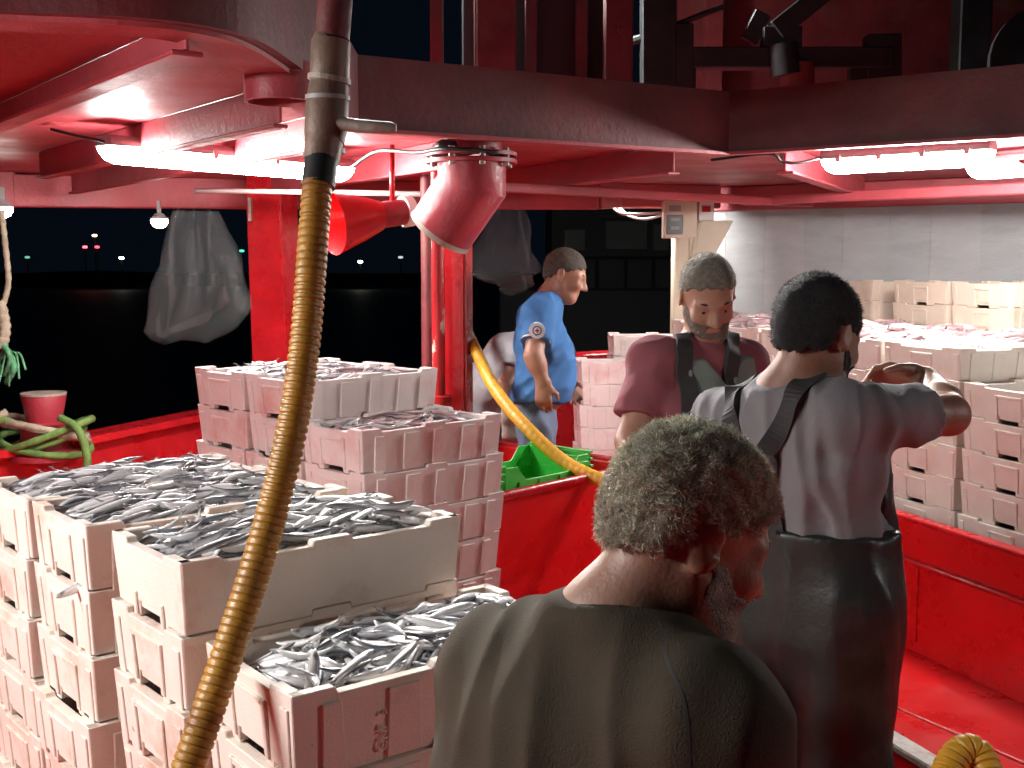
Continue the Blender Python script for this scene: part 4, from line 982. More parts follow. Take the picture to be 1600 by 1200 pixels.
def frame(fwd, up=(0, 0, 1), roll=0.0):
    f = nrm(fwd); u = A(up) - f*(A(up) @ f); u = nrm(u); s = np.cross(f, u)
    if roll: u, s = u*math.cos(roll) + s*math.sin(roll), s*math.cos(roll) - u*math.sin(roll)
    return f, u, s
def head_prims(C, fwd, roll=0.0, k=1.0, up=(0, 0, 1)):
    f, u, s = frame(fwd, up, roll); C = A(C)
    def L(a, b, c): return C + (s*a + f*b + u*c)*k
    ax = (s, f, u); P_ = []
    P_.append(ell(L(0, -0.010, 0.030), ax, A((0.0745, 0.094, 0.085))*k, 0.02))
    P_.append(ell(L(0, 0.022, -0.040), ax, A((0.057, 0.068, 0.074))*k, 0.035))
    P_.append(cap(L(-0.026, 0.064, -0.098), L(0.026, 0.064, -0.098), 0.022*k, 0.022*k, 0.03))
    for q in (-1, 1):
        P_.append(cap(L(q*0.050, 0.005, -0.055), L(q*0.026, 0.058, -0.098), 0.018*k, 0.018*k, 0.03))
        P_.append(cap(L(q*0.012, 0.083, 0.014), L(q*0.048, 0.066, 0.010), 0.012*k, 0.010*k, 0.016))
        P_.append(ell(L(q*0.038, 0.066, -0.030), ax, A((0.024, 0.022, 0.022))*k, 0.025))
    P_.append(ell(L(0.032, 0.098, -0.004), ax, A((0.018, 0.018, 0.011))*k, 0.014, True)); P_.append(ell(L(-0.032, 0.098, -0.004), ax, A((0.018, 0.018, 0.011))*k, 0.014, True))
    for q in (-1, 1): P_.append(ell(L(q*0.032, 0.070, -0.005), ax, A((0.014, 0.0135, 0.0125))*k, 0.004))
    P_.append(cap(L(0, 0.088, 0.004), L(0, 0.112, -0.036), 0.0085*k, 0.0125*k, 0.012))
    for q in (-1, 1): P_.append(ell(L(q*0.013, 0.098, -0.040), ax, A((0.009, 0.011, 0.008))*k, 0.008))
    P_.append(cap(L(-0.018, 0.084, -0.061), L(0.018, 0.084, -0.061), 0.0075*k, 0.0075*k, 0.006)); P_.append(cap(L(-0.015, 0.083, -0.073), L(0.015, 0.083, -0.073), 0.008*k, 0.008*k, 0.006))
    for q in (-1, 1):
        ea = (nrm(s*q + f*(-0.5)), nrm(f + s*q*0.5), u)
        P_.append(ell(L(q*0.078, -0.014, -0.010), ea, A((0.008, 0.021, 0.033))*k, 0.008)); P_.append(ell(L(q*0.089, -0.008, -0.006), ea, A((0.005, 0.009, 0.015))*k, 0.010, True))
    return P_, L, (f, u, s)
def hand_prims(w, d, pn, curl=0.5, thumb=1, k=1.0):
    d = nrm(d); pn = A(pn) - d*(A(pn) @ d); pn = nrm(pn); lat = np.cross(d, pn)*thumb; w = A(w)
    o = [fcap(w, w + d*0.085*k, 0.017*k, 0.0175*k, lat, 2.15, 0.015)]
    for i, (x, ln) in enumerate(((0.030, 0.070), (0.010, 0.079), (-0.010, 0.074), (-0.029, 0.058))):
        b = w + d*(0.088 - 0.006*abs(i - 1))*k + lat*x*k; a1 = curl*(0.7 + 0.1*i); a2 = curl*1.7
        m = b + (d*math.cos(a1) + pn*math.sin(a1))*ln*0.5*k; e = m + (d*math.cos(a2) + pn*math.sin(a2))*ln*0.5*k
        o += [cap(b, m, 0.0098*k, 0.0092*k, 0.006), cap(m, e, 0.0092*k, 0.0078*k, 0.004)]
    t0 = w + d*0.030*k + lat*0.030*k; t1 = t0 + nrm(d*0.7 + lat*0.7 + pn*0.5)*0.042*k; t2 = t1 + nrm(d + pn*0.6 + lat*0.1)*0.032*k
    return o + [cap(t0, t1, 0.0135*k, 0.0112*k, 0.012), cap(t1, t2, 0.011*k, 0.0085*k, 0.005)]
def folds(seed, amp, fr, axis=(0, 0, 1), squash=0.35):
    r = np.random.RandomState(seed); ax = nrm(axis); W = []
    for _ in range(7):
        v = r.randn(3); v = v - ax*(v @ ax)*(1 - squash); W.append((v*fr*(0.6 + r.rand()), r.rand()*6.28, 0.5 + r.rand()))
    w2 = r.randn(3)*fr*0.7
    def f(p):
        o = 1.2*np.sin(p @ w2); d = 0
        for v, ph, a in W: d = d + a*np.sin(p @ v + ph + o)
        d = d/3.2
        return amp*(np.abs(d)*1.2 - 0.4)
    return f
def strands(name, V, Q, n, length, wid, cols, parent, lift=0.7, curl=1.0, comb=(0, 0, -0.3), keep=None, seed=0, curlr=0.004):
    r = np.random.RandomState(seed)
    a, b, c, d = (V[Q[:, i]] for i in range(4)); nr = np.cross(c - a, d - b); ar = np.linalg.norm(nr, axis=1); nr = nr/ar[:, None]
    fi = r.choice(len(Q), n, p=ar/ar.sum()); u, v = r.rand(n, 1), r.rand(n, 1)
    p = (a[fi]*(1-u) + b[fi]*u)*(1-v) + (d[fi]*(1-u) + c[fi]*u)*v; N = nr[fi]
    if keep is not None: m = keep(p, N); p, N = p[m], N[m]; n = len(p)
    T = r.randn(n, 3)*0.28*curl + A(comb)
    for fq, am in ((75, 0.9), (150, 0.8)):      # locks: neighbouring strands curl together
        Wm = r.randn(3, 3)*fq; T = T + am*curl*np.sin(p @ Wm + r.rand(3)*6.28)
    T = T - N*(T*N).sum(1)[:, None]
    G = N*lift + T; G /= np.linalg.norm(G, axis=1)[:, None]; sd = np.cross(G, r.randn(n, 3)); sd /= np.linalg.norm(sd, axis=1)[:, None]; s2 = np.cross(G, sd)
    ln = length*(0.55 + 0.8*r.rand(n, 1)); ph = np.sin(p @ (r.randn(3, 1)*90))*3.0 + r.rand(n, 1)*1.2; K = 5; vs = []
    for j in range(K):
        t = j/(K-1); ang = ph + t*5.0*curl
        cen = p - N*0.003 + G*ln*t + (sd*np.cos(ang) + s2*np.sin(ang))*curlr*curl*t
        ww = wid*(1 - 0.75*t); vs.append(cen - sd*ww); vs.append(cen + sd*ww)
    Vv = np.stack(vs, 1).reshape(-1, 3); base = np.arange(n)[:, None]*2*K; Fq = []
    for j in range(K-1): Fq.append(base + np.array([[2*j, 2*j+1, 2*j+3, 2*j+2]]))
    Fq = np.concatenate(Fq)
    cols = A(cols); lock = 0.5 + 0.5*np.sin(p @ (r.randn(3, 1)*60)) * np.sin(p @ (r.randn(3, 1)*45) + 1); ci = cols[r.randint(0, len(cols), n)]*(0.75 + 0.5*r.rand(n, 1))*(0.80 + 0.45*lock); cc = np.concatenate([np.repeat(ci, 2*K, 0), np.ones((n*2*K, 1))], 1)
    me = bpy.data.meshes.new(name); me.from_pydata(Vv.tolist(), [], Fq.tolist())
    at = me.color_attributes.new('tone', 'FLOAT_COLOR', 'POINT'); at.data.foreach_set('color', cc.astype(np.float32).ravel())
    me.polygons.foreach_set('use_smooth', [True]*len(me.polygons)); me.materials.append(M['hair']); me.update()
    return link(name, me, parent)

M['skin'] = mat('skin', (0.42, 0.215, 0.145), 0.48, var=0.18, vscale=14, bump=0.12, bscale=170, sss=0.08, stains=(0.46, 0.17, 0.12), stainscale=9)
M['skin_dark'] = mat('tanned_skin', (0.33, 0.175, 0.118), 0.46, var=0.2, vscale=14, bump=0.12, bscale=170, sss=0.06, stains=(0.30, 0.11, 0.075), stainscale=9)
M['olive'] = mat('olive_cotton', (0.066, 0.053, 0.036), 0.9, var=0.22, vscale=8, bump=0.35, bscale=420, spec=0.2, wr=0.14, wscale=7)
M['grey_tee'] = mat('grey_cotton', (0.25, 0.24, 0.255), 0.9, var=0.14, vscale=7, bump=0.3, bscale=380, spec=0.2, stains=(0.19, 0.165, 0.175), stainscale=6, wr=0.4, wscale=11)
M['bib'] = mat('dark_rubber_bib', (0.022, 0.027, 0.026), 0.42, var=0.35, vscale=6, bump=0.25, bscale=26, spec=0.5, stains=(0.045, 0.045, 0.040), stainscale=5, stainamt=0.52)
M['strap'] = mat('dark_elastic_strap', (0.040, 0.038, 0.040), 0.8, var=0.3, vscale=30)
M['maroon'] = mat('maroon_cotton', (0.30, 0.10, 0.12), 0.9, var=0.2, vscale=7, bump=0.3, bscale=380, spec=0.2, wr=0.4, wscale=11)
M['sage'] = mat('sage_grey_apron', (0.22, 0.27, 0.24), 0.75, var=0.25, vscale=6, bump=0.2, bscale=60)
M['blue'] = mat('blue_uniform_cotton', (0.065, 0.19, 0.44), 0.85, var=0.15, vscale=8, bump=0.25, bscale=300, spec=0.2, wr=0.45, wscale=10)
M['denim'] = mat('grey_blue_denim', (0.17, 0.21, 0.31), 0.9, var=0.25, vscale=9, bump=0.3, bscale=260, spec=0.2)
M['black_cloth'] = mat('black_cloth', (0.018, 0.019, 0.022), 0.9, var=0.3, vscale=8, spec=0.2)
M['glove'] = mat('white_work_glove', (0.62, 0.60, 0.55), 0.85, var=0.2, vscale=20, bump=0.4, bscale=150)
M['boots'] = mat('dark_rubber_boot', (0.03, 0.03, 0.032), 0.4, var=0.3, vscale=8)
M['white_cloth'] = mat('white_cloth_patch', (0.78, 0.78, 0.78), 0.8, var=0.05, vscale=20)
M['red_cloth'] = mat('red_cloth_patch', (0.6, 0.03, 0.03), 0.8, var=0.05, vscale=20)
M['eye'] = mat('eyeball', (0.05, 0.035, 0.03), 0.15)

def toes(an, fd): an = A(an); return [cap(an + A((0, 0, -0.03)), an + nrm(fd)*0.15 + A((0, 0, -0.055)), 0.046, 0.036, 0.03), cap(an + A((0, 0, -0.03)) - nrm(fd)*0.04, an + A((0, 0, -0.05)), 0.042, 0.04, 0.03)]
def make_person(label, J, skin, h=0.008, head_k=1.0, fat=1.0, belly=0.0, shirt=None, pants=None, hair=None, beard=None, sleeve=0.62, hem=None, collar=0.02, hands=True, fold=0.006, foldf=26, fd=(1, 0, 0), gloves=None, seed=1, hroll=0.0, loose=0.012, hup=(0, 0, 1), tuck=False):
    J = {k: A(v) for k, v in J.items()}
    side = nrm(J['shR'] - J['shL']); sm = (J['shL'] + J['shR'])/2; spine = nrm(J['neck'] - J['pelvis'])
    front = np.cross(spine*-1, side); front = nrm(np.cross(side, spine)*-1)
    if front @ A(fd) < 0: front = -front
    chest = J.get('chest', sm*0.62 + J['pelvis']*0.38); waist = J.get('waist', sm*0.30 + J['pelvis']*0.70)
    chest = chest - front*0.0
    t = fat
    def torso(g=0.0, low=None):
        o = [fcap(J['pelvis'], waist, 0.112*t+g, 0.112*t+g, side, 1.38, 0.05), fcap(waist, chest, 0.112*t+g, 0.118*t+g, side, 1.36, 0.06), fcap(chest, sm - spine*0.03, 0.118*t+g, 0.085+g, side, 1.50, 0.06)]
        for q in ('L', 'R'):
            o += [cap(J['neck'] + spine*0.005, J['sh'+q]*0.8 + J['neck']*0.2, 0.048+g, 0.050+g, 0.05), cap(sm - spine*0.02, J['sh'+q], 0.075+g, 0.056+g, 0.04)]
        if belly: o.append(ell(waist + front*0.07 + spine*0.05, (side, front, spine), (0.12*t+g, 0.06+belly+g, 0.13+g), 0.07))
        return o
    def upper(q, g=0.0, cut=None): return [cap(J['sh'+q], J['el'+q], 0.052+g, 0.042+g, 0.035, cut)]
    def fore(q, g=0.0):
        m = J['el'+q]*0.68 + J['wr'+q]*0.32
        return [cap(J['el'+q], m, 0.041+g, 0.042+g, 0.02), cap(m, J['wr'+q], 0.042+g, 0.027+g, 0.02)]
    def leg(q, g=0.0): return [cap(J['hip'+q], J['kn'+q], 0.086*t+g, 0.060+g, 0.04), cap(J['kn'+q], J['kn'+q]*0.66 + J['an'+q]*0.34, 0.058+g, 0.056+g, 0.03), cap(J['kn'+q]*0.66 + J['an'+q]*0.34, J['an'+q], 0.056+g, 0.038+g, 0.03)]
    hp, L, fr = head_prims(J['head'], J['hdir'], hroll, head_k, hup)
    neck = [cap(J['neck'] - spine*0.02, L(0, -0.022, -0.055), 0.060, 0.054, 0.03)]
    skinp = torso() + neck
    for q in ('L', 'R'):
        skinp += upper(q) + fore(q) + leg(q) + toes(J['an'+q], fd)
        if hands:
            hd = J['hd'+q] if 'hd'+q in J else nrm(J['wr'+q] - J['el'+q]); pn = J['pn'+q] if 'pn'+q in J else -side*(1 if q == 'R' else -1)
            if gloves is None or q not in gloves: skinp += hand_prims(J['wr'+q], hd, pn, J.get('curl', A(0.6)).item(), 1 if q == 'R' else -1)
    skinp = [q for q in skinp if not q.sub] + hp
    allp = [v for k, v in J.items() if v.shape == (3,) and k not in ('hdir', 'hdL', 'hdR', 'pnL', 'pnR')]
    lo, hi = box_of(allp, 0.24)
    V, Q = surf(skinp, lo, hi, h)
    root = empty('person', (float(J['pelvis'][0]), float(J['pelvis'][1]), 0)); tag(root, label, 'person', 'fishermen and helpers on deck')
    def put(name, V, Q, mt, relax=1): return child_world(link(name, mesh_np(name, V, Q, mt, relax)), root)
    put('body', V, Q, M[skin], 1)
    out = {'root': root, 'L': L, 'fr': fr, 'front': front, 'side': side, 'spine': spine, 'put': put, 'lo': lo, 'hi': hi, 'chest': chest, 'waist': waist, 'sm': sm, 'torso': torso, 'leg': leg, 'upper': upper, 'J': J}
    hz = hem if hem is not None else J['pelvis'][2] - 0.05
    if shirt:
        sp = []; nk = (J['neck'] + spine*0.035 + front*collar, nrm(spine*0.94 - front*0.25))
        cut_lo = (A((0, 0, hz)), A((0, 0, -1.0))) if spine[2] > 0.75 else (J['pelvis'] - spine*0.06, -spine)
        tp = torso(loose)
        if not tuck: tp.append(fcap(J['pelvis'] - spine*0.06, waist, 0.122*t+loose, 0.120*t+loose, side, 1.36, 0.05))
        for q in tp:
            f0 = q.f; sp.append(Pr((lambda f0: lambda p: np.maximum(np.maximum(f0(p), (p - cut_lo[0]) @ cut_lo[1]), (p - nk[0]) @ nk[1]))(f0), q.k))
        for q in ('L', 'R'):
            d = nrm(J['el'+q] - J['sh'+q]); ln = np.linalg.norm(J['el'+q] - J['sh'+q]); c = J['sh'+q] + d*ln*sleeve
            sp.append(cap(J['sh'+q], c + d*0.05, 0.058 + loose, 0.050 + loose*1.4, 0.03, [(c, d)]))
        dsp = folds(seed, fold, foldf, spine, 0.55)
        Vs, Qs = surf(sp, lo, hi, h, dsp); put('shirt', Vs, Qs, M[shirt], 1); out['shirt'] = sp; out['sdisp'] = dsp
    if pants:
        pp = [fcap(J['pelvis'] + A((0, 0, 0.09)), (J['hipL']+J['hipR'])/2, 0.120*t, 0.110*t, side, 1.4, 0.05)]
        for q in ('L', 'R'): pp += [cap(J['hip'+q], J['kn'+q], 0.098*t, 0.078, 0.05), cap(J['kn'+q], J['an'+q] + A((0, 0, 0.03)), 0.078, 0.066, 0.04)]
        dsp2 = folds(seed + 3, 0.007, 22, (0, 0, 1), 0.8)
        Vp, Qp = surf(pp, lo, hi, max(h, 0.009), dsp2); put('trousers', Vp, Qp, M[pants], 1)
        bp2 = []
        for q in ('L', 'R'): bp2 += [Pr(x.f, x.k) for x in toes(J['an'+q], fd)] + [cap(J['an'+q] + A((0, 0, -0.02)), J['an'+q] + A((0, 0, 0.05)), 0.056, 0.056, 0.02)]
        bp3 = [Pr((lambda f0: lambda p: f0(p) - 0.007)(x.f), x.k) for x in bp2]
        Vb, Qb = surf(bp3, lo, hi, 0.010); put('boots', Vb, Qb, M['boots'], 1)
    f, u, s = fr; k = head_k
    if hair:
        off, slope, cols, n, ln, crl, wid, up0 = hair
        C = A(J['head'])
        def reg(p, d):
            q = p - C; a = q @ u; b = q @ f; sd_ = np.abs(q @ s)
            line = up0 + slope*b
            line = line + 0.006*np.sin(p @ (s*210) + 1) + 0.005*np.sin(p @ (f*260 + s*90))
            line = np.where((b > -0.035*k) & (b < 0.03*k), np.maximum(line, 0.010*k - (0.03*k-np.abs(b))*0.0), line)
            return np.maximum(d, (line - a)*0.8)
        cr = [ell(L(0, -0.010, 0.030), (s, f, u), A((0.0745, 0.094, 0.085))*k + off, 0.02), ell(L(0, -0.040, -0.015), (s, f, u), A((0.060, 0.054, 0.070))*k + off*0.7, 0.03)]
        lo2, hi2 = L(0, 0, 0) - 0.17, L(0, 0, 0) + 0.17
        Vh, Qh = surf(cr, lo2, hi2, 0.0045, folds(seed + 9, off*0.30, 130, u, 1.0), post=reg)
        cm = A(cols).mean(0); hm = mat('hair_mass', tuple(cm*0.75), 0.75, var=0.5, vscale=60, bump=0.8, bscale=300)
        put('hair', Vh, Qh, hm, 1)
        hs = strands('hair_strands', Vh, Qh, n, ln, wid, cols, None, 0.75, crl, (0, 0, -0.25), seed=seed, keep=lambda p, N: (N @ u) > -0.75); child_world(hs, root)
    if beard:
        cols, n, ln = beard; C = A(J['head'])
        bpz = [x for x in hp if not x.sub]
        def reg(p, d):
            q = p - C; a = q @ u/k; b = q @ f/k; sd_ = np.abs(q @ s)/k
            lim = np.where(b > 0.055, -0.046, -0.046 + (0.055 - b)*0.9)
            lim = np.minimum(lim, -0.022); d2 = np.maximum(d, (a - lim)*0.8); d2 = np.maximum(d2, (0.006 - b)*0.8)
            mouth = np.sqrt((sd_/0.024)**2 + ((a + 0.067)/0.009)**2) - 1
            d2 = np.maximum(d2, np.where(b > 0.07, -mouth*0.008, -1)); nose = np.sqrt(sd_**2 + (a + 0.036)**2) - 0.017
            return np.maximum(d2, np.where(b > 0.085, -nose, -1))
        infl = [Pr((lambda f0: lambda p: f0(p) - 0.0022)(x.f), x.k) for x in bpz]
        Vb, Qb = surf(infl, L(0, 0, 0) - 0.16, L(0, 0, 0) + 0.16, 0.0045, folds(seed + 4, 0.002, 160, u, 1.0), post=reg)
        cm = A(cols).mean(0); put('beard', Vb, Qb, mat('beard_mass', tuple(cm*0.8), 0.8, var=0.5, vscale=80, bump=0.8, bscale=300), 1)
        if n: child_world(strands('beard_strands', Vb, Qb, n, ln, 0.0007, cols, None, 0.6, 0.5, (0, 0, -0.5), seed=seed+1), root)
    # eyes
    for q in (-1, 1):
        c = L(q*0.032, 0.0746, -0.009); e = MB().lathe([(0.0, -0.0095), (0.005, -0.008), (0.0085, -0.004), (0.0095, 0), (0.0085, 0.004), (0.005, 0.008), (0, 0.0095)], tuple(c), 12).build('eye', M['eye'], None, smooth=True); child_world(e, root)
        b0, b1, b2 = L(q*0.014, 0.0895, 0.019), L(q*0.032, 0.083, 0.0215), L(q*0.052, 0.067, 0.016)
        if hair: child_world(MB().tube([b0, b1, b2], [0.0025, 0.0042, 0.002], 6).build('eyebrow', M['hair_dark'], None, smooth=True), root)
    return out
M['hair_dark'] = mat('dark_brow_hair', (0.03, 0.025, 0.022), 0.8, var=0.4, vscale=90)
def ribbon(person, pts, w, th, nm, mtl, off=0.002, field=None):
    """strap laid on the shirt: the guide points are pulled onto the clothing surface"""
    fld = field or person['shirt']; dsp = person['sdisp']; p = np.array([list(v) for v in catmull(pts, 14)])
    def D(x): return ev(fld, x) + dsp(x)
    def grad(x):
        e = 1e-3; return np.stack([(D(x + A(d)*e) - D(x - A(d)*e))/(2*e) for d in ((1,0,0),(0,1,0),(0,0,1))], 1)
    for _ in range(12):
        g = grad(p); g /= np.maximum(np.linalg.norm(g, axis=1), 1e-6)[:, None]; p = p - g*np.clip(D(p), -0.03, 0.03)[:, None]
    g = grad(p); g /= np.maximum(np.linalg.norm(g, axis=1), 1e-6)[:, None]
    for _ in range(3): g[1:-1] = (g[:-2] + g[1:-1]*2 + g[2:])/4; p[1:-1] = (p[:-2] + p[1:-1]*2 + p[2:])/4
    g /= np.linalg.norm(g, axis=1)[:, None]; t = np.gradient(p, axis=0); t /= np.linalg.norm(t, axis=1)[:, None]; sd = np.cross(t, g)
    vs, fs = [], []
    for i in range(len(p)):
        b = p[i] + g[i]*off
        for a, o in ((-1, -0.006), (-1, th), (1, th), (1, -0.006)): vs.append(tuple(b + sd[i]*a*w/2 + g[i]*o))
    for i in range(len(p)-1):
        for k in range(4): k2 = (k+1) % 4; fs.append((i*4+k, i*4+k2, (i+1)*4+k2, (i+1)*4+k))
    fs += [(3, 2, 1, 0), tuple((len(p)-1)*4 + k for k in range(4))]
    return child_world(MB().add(vs, fs).build(nm, M[mtl], None), person['root'])
GREY_HAIR = ((0.56, 0.54, 0.42), (0.42, 0.41, 0.31), (0.27, 0.26, 0.20), (0.68, 0.65, 0.52)); DARK_HAIR = ((0.012, 0.013, 0.016), (0.02, 0.02, 0.022)); SALT = ((0.36, 0.32, 0.24), (0.20, 0.17, 0.13), (0.50, 0.46, 0.38))
SHORT = ((0.10, 0.08, 0.06), (0.22, 0.19, 0.15))

# --- man in the olive shirt, near, seen from behind, bending to the right
shL, shR = P(772, 1052, 1.38), P(1112, 1140, 1.10)
J = dict(head=P(1076, 826, 1.23), hdir=(0.87, 0.28, -0.42), neck=P(955, 985, 1.22), shL=shL, shR=shR, pelvis=(0.00, 1.08, 0.72), chest=P(915, 1190, 1.25), waist=P(890, 1400, 1.20),
         elL=P(1090, 1130, 1.64), wrL=P(1180, 1260, 1.72), elR=P(1150, 1440, 1.13), wrR=P(1290, 1430, 1.32),
         hipL=(-0.09, 1.14, 0.68), hipR=(0.08, 1.00, 0.68), knL=(0.02, 1.36, 0.42), knR=(0.22, 1.16, 0.42), anL=(-0.10, 1.22, 0.09), anR=(0.08, 1.00, 0.09))
pf = make_person('man with curly grey hair and olive T-shirt bending in front of the camera', J, 'skin_dark', h=0.006, head_k=0.95, fat=1.05, shirt='olive', pants='black_cloth', hair=(0.008, 0.62, GREY_HAIR, 52000, 0.0085, 0.8, 0.00042, 0.004), beard=(GREY_HAIR[:2] + ((0.3, 0.28, 0.25),), 2500, 0.0035), sleeve=0.66, fd=(0.7, 0.7, 0), fold=0.007, foldf=19, seed=4, loose=0.016, collar=0.03)
ribbon(pf, [P(1050, 1040, 1.12), P(1066, 1085, 1.06), P(1076, 1140, 1.04), P(1082, 1220, 1.04), P(1086, 1300, 1.05)], 0.0035, 0.0012, 'sleeve_seam', 'strap', -0.001)
# --- man in bib overalls, seen from behind, right arm out
J = dict(head=P(1277, 520, 2.42), hdir=(0.72, 0.62, -0.34), neck=P(1228, 618, 2.42), shL=P(1128, 660, 2.55), shR=P(1322, 652, 2.32), pelvis=P(1278, 925, 2.44), chest=P(1252, 720, 2.43), waist=P(1272, 840, 2.43),
         elR=P(1482, 648, 2.42), wrR=P(1448, 592, 2.62), hdR=(-0.75, 0.35, 0.12), pnR=(-0.6, -0.3, -0.6), elL=P(1140, 800, 2.80), wrL=P(1230, 770, 2.98),
         hipL=(0.56, 2.52, 0.90), hipR=(0.71, 2.36, 0.90), knL=(0.57, 2.58, 0.49), knR=(0.72, 2.40, 0.49), anL=(0.55, 2.52, 0.09), anR=(0.70, 2.34, 0.09), curl=0.75)
po = make_person('black-haired man in grey T-shirt and dark bib overalls, arm stretched right', J, 'skin_dark', h=0.007, fat=0.90, head_k=1.02, shirt='grey_tee', hair=(0.008, 0.62, DARK_HAIR, 7000, 0.008, 0.4, 0.0007, -0.014), beard=(DARK_HAIR, 0, 0.004), sleeve=0.74, fd=(0.5, 0.86, 0), fold=0.007, foldf=30, seed=14, loose=0.012, hem=1.06, collar=0.02, tuck=True)
J_ = po['J']; side = po['side']; sp_ = po['spine']; fr_ = po['front']
bibp = [fcap(po['waist'] + A((0, 0, 0.06)), J_['pelvis'] - A((0, 0, 0.05)), 0.1365, 0.136, side, 1.36, 0.05, [(J_['waist'] + A((0, 0, 0.035)), A((0, 0, 1.0)))])]
for q in ('L', 'R'): bibp += [cap(J_['hip'+q], J_['kn'+q], 0.108, 0.100, 0.06), cap(J_['kn'+q], J_['an'+q], 0.100, 0.098, 0.06)]
Vb, Qb = surf(bibp, po['lo'], po['hi'], 0.009, folds(21, 0.006, 20, (0, 0, 1), 0.25)); po['put']('bib_trousers', Vb, Qb, M['bib'], 1)
fbib = [Pr((lambda f0: lambda p: np.maximum(np.maximum(f0(p) - 0.012, -((p - po['chest']) @ fr_) + 0.05), np.maximum((p - po['sm']) @ sp_ + 0.1, np.abs((p - po['chest']) @ side) - 0.14)))(x.f), x.k) for x in po['torso'](0.016)]
Vb, Qb = surf(fbib, po['lo'], po['hi'], 0.01); po['put']('bib_front', Vb, Qb, M['bib'], 1)
for q in ('L', 'R'):
    top_ = J_['neck']*0.42 + J_['sh'+q]*0.58 + sp_*0.075; crs = po['sm'] - fr_*0.17 - sp_*0.10; sgn = -1 if q == 'L' else 1
    pts_ = [top_ + fr_*0.12 - sp_*0.09, top_ + fr_*0.06 - sp_*0.01, top_ - fr_*0.04, top_*0.5 + crs*0.5 - fr_*0.03 + side*sgn*0.01, crs + side*sgn*0.012]
    if q == 'L': pts_ += [po['chest'] - fr_*0.19 - sp_*0.03, po['waist'] - fr_*0.17 + sp_*0.02]
    else: pts_ += [crs - sp_*0.05 - side*0.012]
    ribbon(po, [Vector(x) for x in pts_], 0.042, 0.004 if q == 'L' else 0.006, 'strap', 'strap')
# --- bearded man facing the camera
J = dict(head=P(1106, 460, 3.32), hdir=(0.12, -0.86, -0.54), neck=P(1098, 552, 3.40), shL=P(1160, 566, 3.46), shR=P(1022, 562, 3.30), pelvis=P(1085, 790, 3.42), chest=P(1085, 640, 3.36), waist=P(1082, 720, 3.40),
         elR=P(985, 690, 3.22), wrR=P(1010, 770, 3.02), elL=P(1190, 700, 3.46), wrL=P(1160, 770, 3.2), hipL=(0.62, 3.50, 0.88), hipR=(0.46, 3.40, 0.88), knL=(0.63, 3.48, 0.48), knR=(0.46, 3.36, 0.48), anL=(0.63, 3.52, 0.09), anR=(0.45, 3.42, 0.09))
pm = make_person('grey-bearded man in maroon T-shirt and dark apron facing the camera', J, 'skin', h=0.0065, fat=0.92, head_k=0.97, shirt='maroon', pants='bib', hair=(0.006, 0.58, SALT, 6000, 0.007, 0.5, 0.0008, 0.024), beard=(((0.30, 0.22, 0.17), (0.16, 0.12, 0.10), (0.40, 0.35, 0.29)), 1800, 0.004), sleeve=0.72, fd=(-0.1, -1, 0), fold=0.008, foldf=24, seed=31, loose=0.014, hroll=0.08)
fr_, sd_, sp_ = pm['front'], pm['side'], pm['spine']
apr = [Pr((lambda f0: lambda p: np.maximum(np.maximum(f0(p) - 0.007, -((p - pm['chest']) @ fr_) + 0.02), np.maximum((p - pm['sm']) @ sp_ - 0.005 + 1.2*np.maximum(0.07 - np.abs((p - pm['chest']) @ sd_ + 0.03), 0), np.abs((p - pm['chest']) @ sd_ + 0.03) - 0.115)))(x.f), x.k) for x in pm['torso'](0.014)]
Va, Qa = surf(apr, pm['lo'], pm['hi'], 0.0065, folds(41, 0.006, 24, sp_, 0.4)); pm['put']('apron', Va, Qa, M['sage'], 1)
ribbon(pm, [P(1062, 500, 3.42), P(1066, 520, 3.30), P(1078, 560, 3.22), P(1080, 620, 3.2), P(1076, 700, 3.2)], 0.05, 0.008, 'strap', 'strap')
ribbon(pm, [P(1136, 500, 3.5), P(1142, 525, 3.38), P(1146, 570, 3.3), P(1140, 640, 3.28)], 0.05, 0.008, 'strap', 'strap')
# --- man in the blue uniform shirt, profile
J = dict(head=P(883, 428, 5.3), hdir=(0.95, -0.10, -0.34), neck=P(858, 468, 5.3), shR=P(842, 492, 5.15), shL=P(846, 490, 5.47), pelvis=P(834, 640, 5.3), chest=P(846, 535, 5.3), waist=P(846, 598, 5.3),
         elR=P(834, 556, 5.06), wrR=P(849, 596, 5.05), hdR=(0.0, 0, -1), pnR=(0.2, 1, 0), elL=P(852, 556, 5.56), wrL=P(880, 596, 5.52), hipL=(0.12, 5.39, 0.86), hipR=(0.11, 5.21, 0.86), knL=(0.14, 5.40, 0.47), knR=(0.13, 5.20, 0.47), anL=(0.11, 5.40, 0.09), anR=(0.10, 5.20, 0.09))
pb = make_person('man in blue short-sleeved uniform shirt standing in profile by the slim post', J, 'skin', h=0.008, fat=0.85, belly=0.008, shirt='blue', pants='denim', hair=(0.004, 0.62, SHORT, 2500, 0.005, 0.3, 0.0010, 0.004), sleeve=0.66, fd=(1, 0, 0), fold=0.009, foldf=30, seed=51, loose=0.014, hem=P(838, 620, 5.3).z, gloves=None)
d = nrm(J['elR'] - J['shR']); 
c = Vector(J['shR']) + Vector(d)*0.085 + Vector((0.0, -0.073, 0.012))
bm_ = Matrix.Rotation(math.radians(90), 4, 'X')
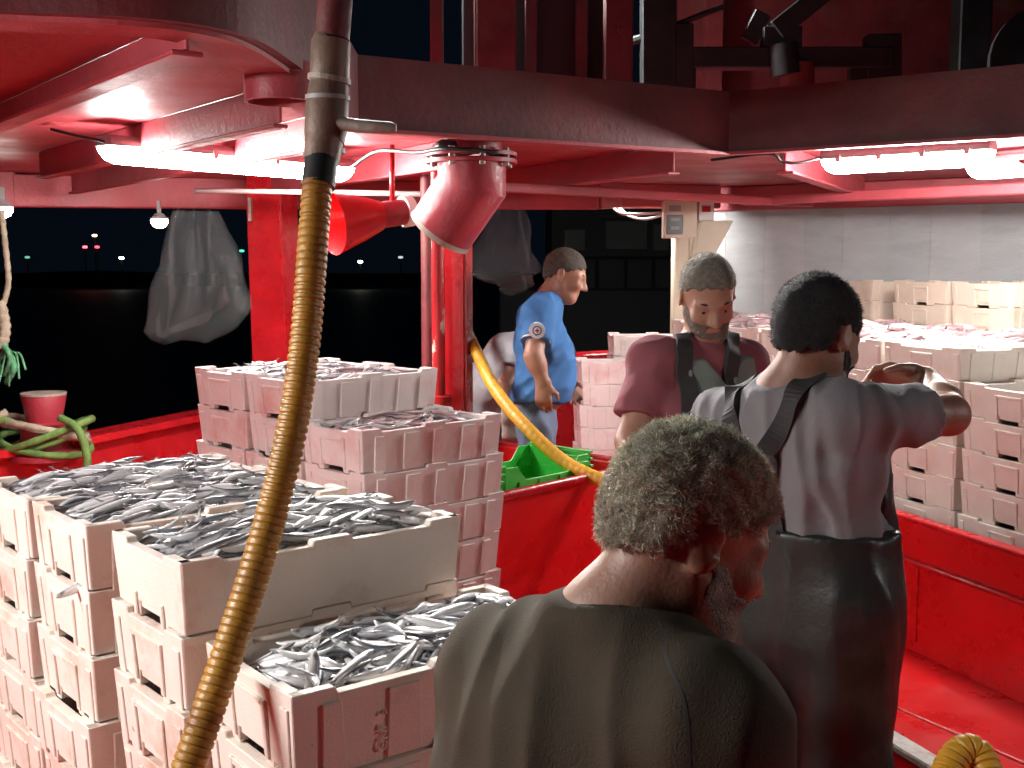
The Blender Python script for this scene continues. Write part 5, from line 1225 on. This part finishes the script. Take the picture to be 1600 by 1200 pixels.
for r, dy, m in ((0.036, 0.0, 'white_cloth'), (0.021, -0.003, 'blue'), (0.015, -0.005, 'white_cloth')):
    child_world(MB().lathe([(0, 0.010), (r, 0.008), (r, -0.02)], tuple(c + Vector((0, dy, 0))), 20, bm_).build('sleeve_badge', M[m], None, smooth='angle'), pb['root'])
for sx, sz in ((0.010, 0.003), (0.003, 0.010)):
    child_world(MB().box((c.x - sx, c.y - 0.0175, c.z - sz), (c.x + sx, c.y - 0.008, c.z + sz)).build('sleeve_badge', M['red_cloth'], None), pb['root'])
dn = Vector(d); cs = Vector(J['shR']) + dn*float(np.linalg.norm(A(J['elR']) - A(J['shR'])))*0.62
child_world(MB().tube([cs, cs + dn*0.006], 0.0665, 24).build('sleeve_trim', M['white_cloth'], None, smooth='angle'), pb['root'])
# --- man in grey shirt bending down behind the post
J = dict(head=P(866, 560, 5.78), hdir=(0.75, 0, -0.65), neck=P(838, 540, 5.78), shR=P(818, 552, 5.62), shL=P(822, 545, 5.95), pelvis=P(752, 632, 5.82), chest=P(800, 562, 5.8), waist=P(772, 600, 5.8),
         elR=P(792, 600, 5.52), wrR=P(796, 652, 5.50), hdR=(0.05, 0, -1), pnR=(0.1, 1, 0), elL=P(812, 615, 6.0), wrL=P(815, 665, 5.95), hipL=(-0.14, 5.92, 0.80), hipR=(-0.15, 5.74, 0.80), knL=(-0.05, 5.94, 0.45), knR=(-0.05, 5.72, 0.45), anL=(-0.14, 5.93, 0.09), anR=(-0.14, 5.72, 0.09))
pg = make_person('man in grey shirt and white gloves stooping behind the slim red post', J, 'skin', h=0.009, fat=1.0, shirt='grey_tee', pants='black_cloth', hair=(0.007, 0.62, DARK_HAIR, 1500, 0.006, 0.3, 0.0010, 0.0), sleeve=0.6, fd=(1, 0, 0), seed=61, loose=0.016, gloves=('L', 'R'))
for q in ('L', 'R'):
    gp2 = hand_prims(J['wr'+q], (0.05, 0, -1), (0.1, 1 if q == 'R' else -1, 0), 0.5, 1 if q == 'R' else -1, 1.12) + [cap(A(J['wr'+q]) + A((0, 0, 0.05)), A(J['wr'+q]), 0.040, 0.036, 0.02)]
    Vg, Qg = surf(gp2, pg['lo'], pg['hi'], 0.007); pg['put']('glove', Vg, Qg, M['glove'], 1)
print('INDIVIDUAL FISH', INDIV)
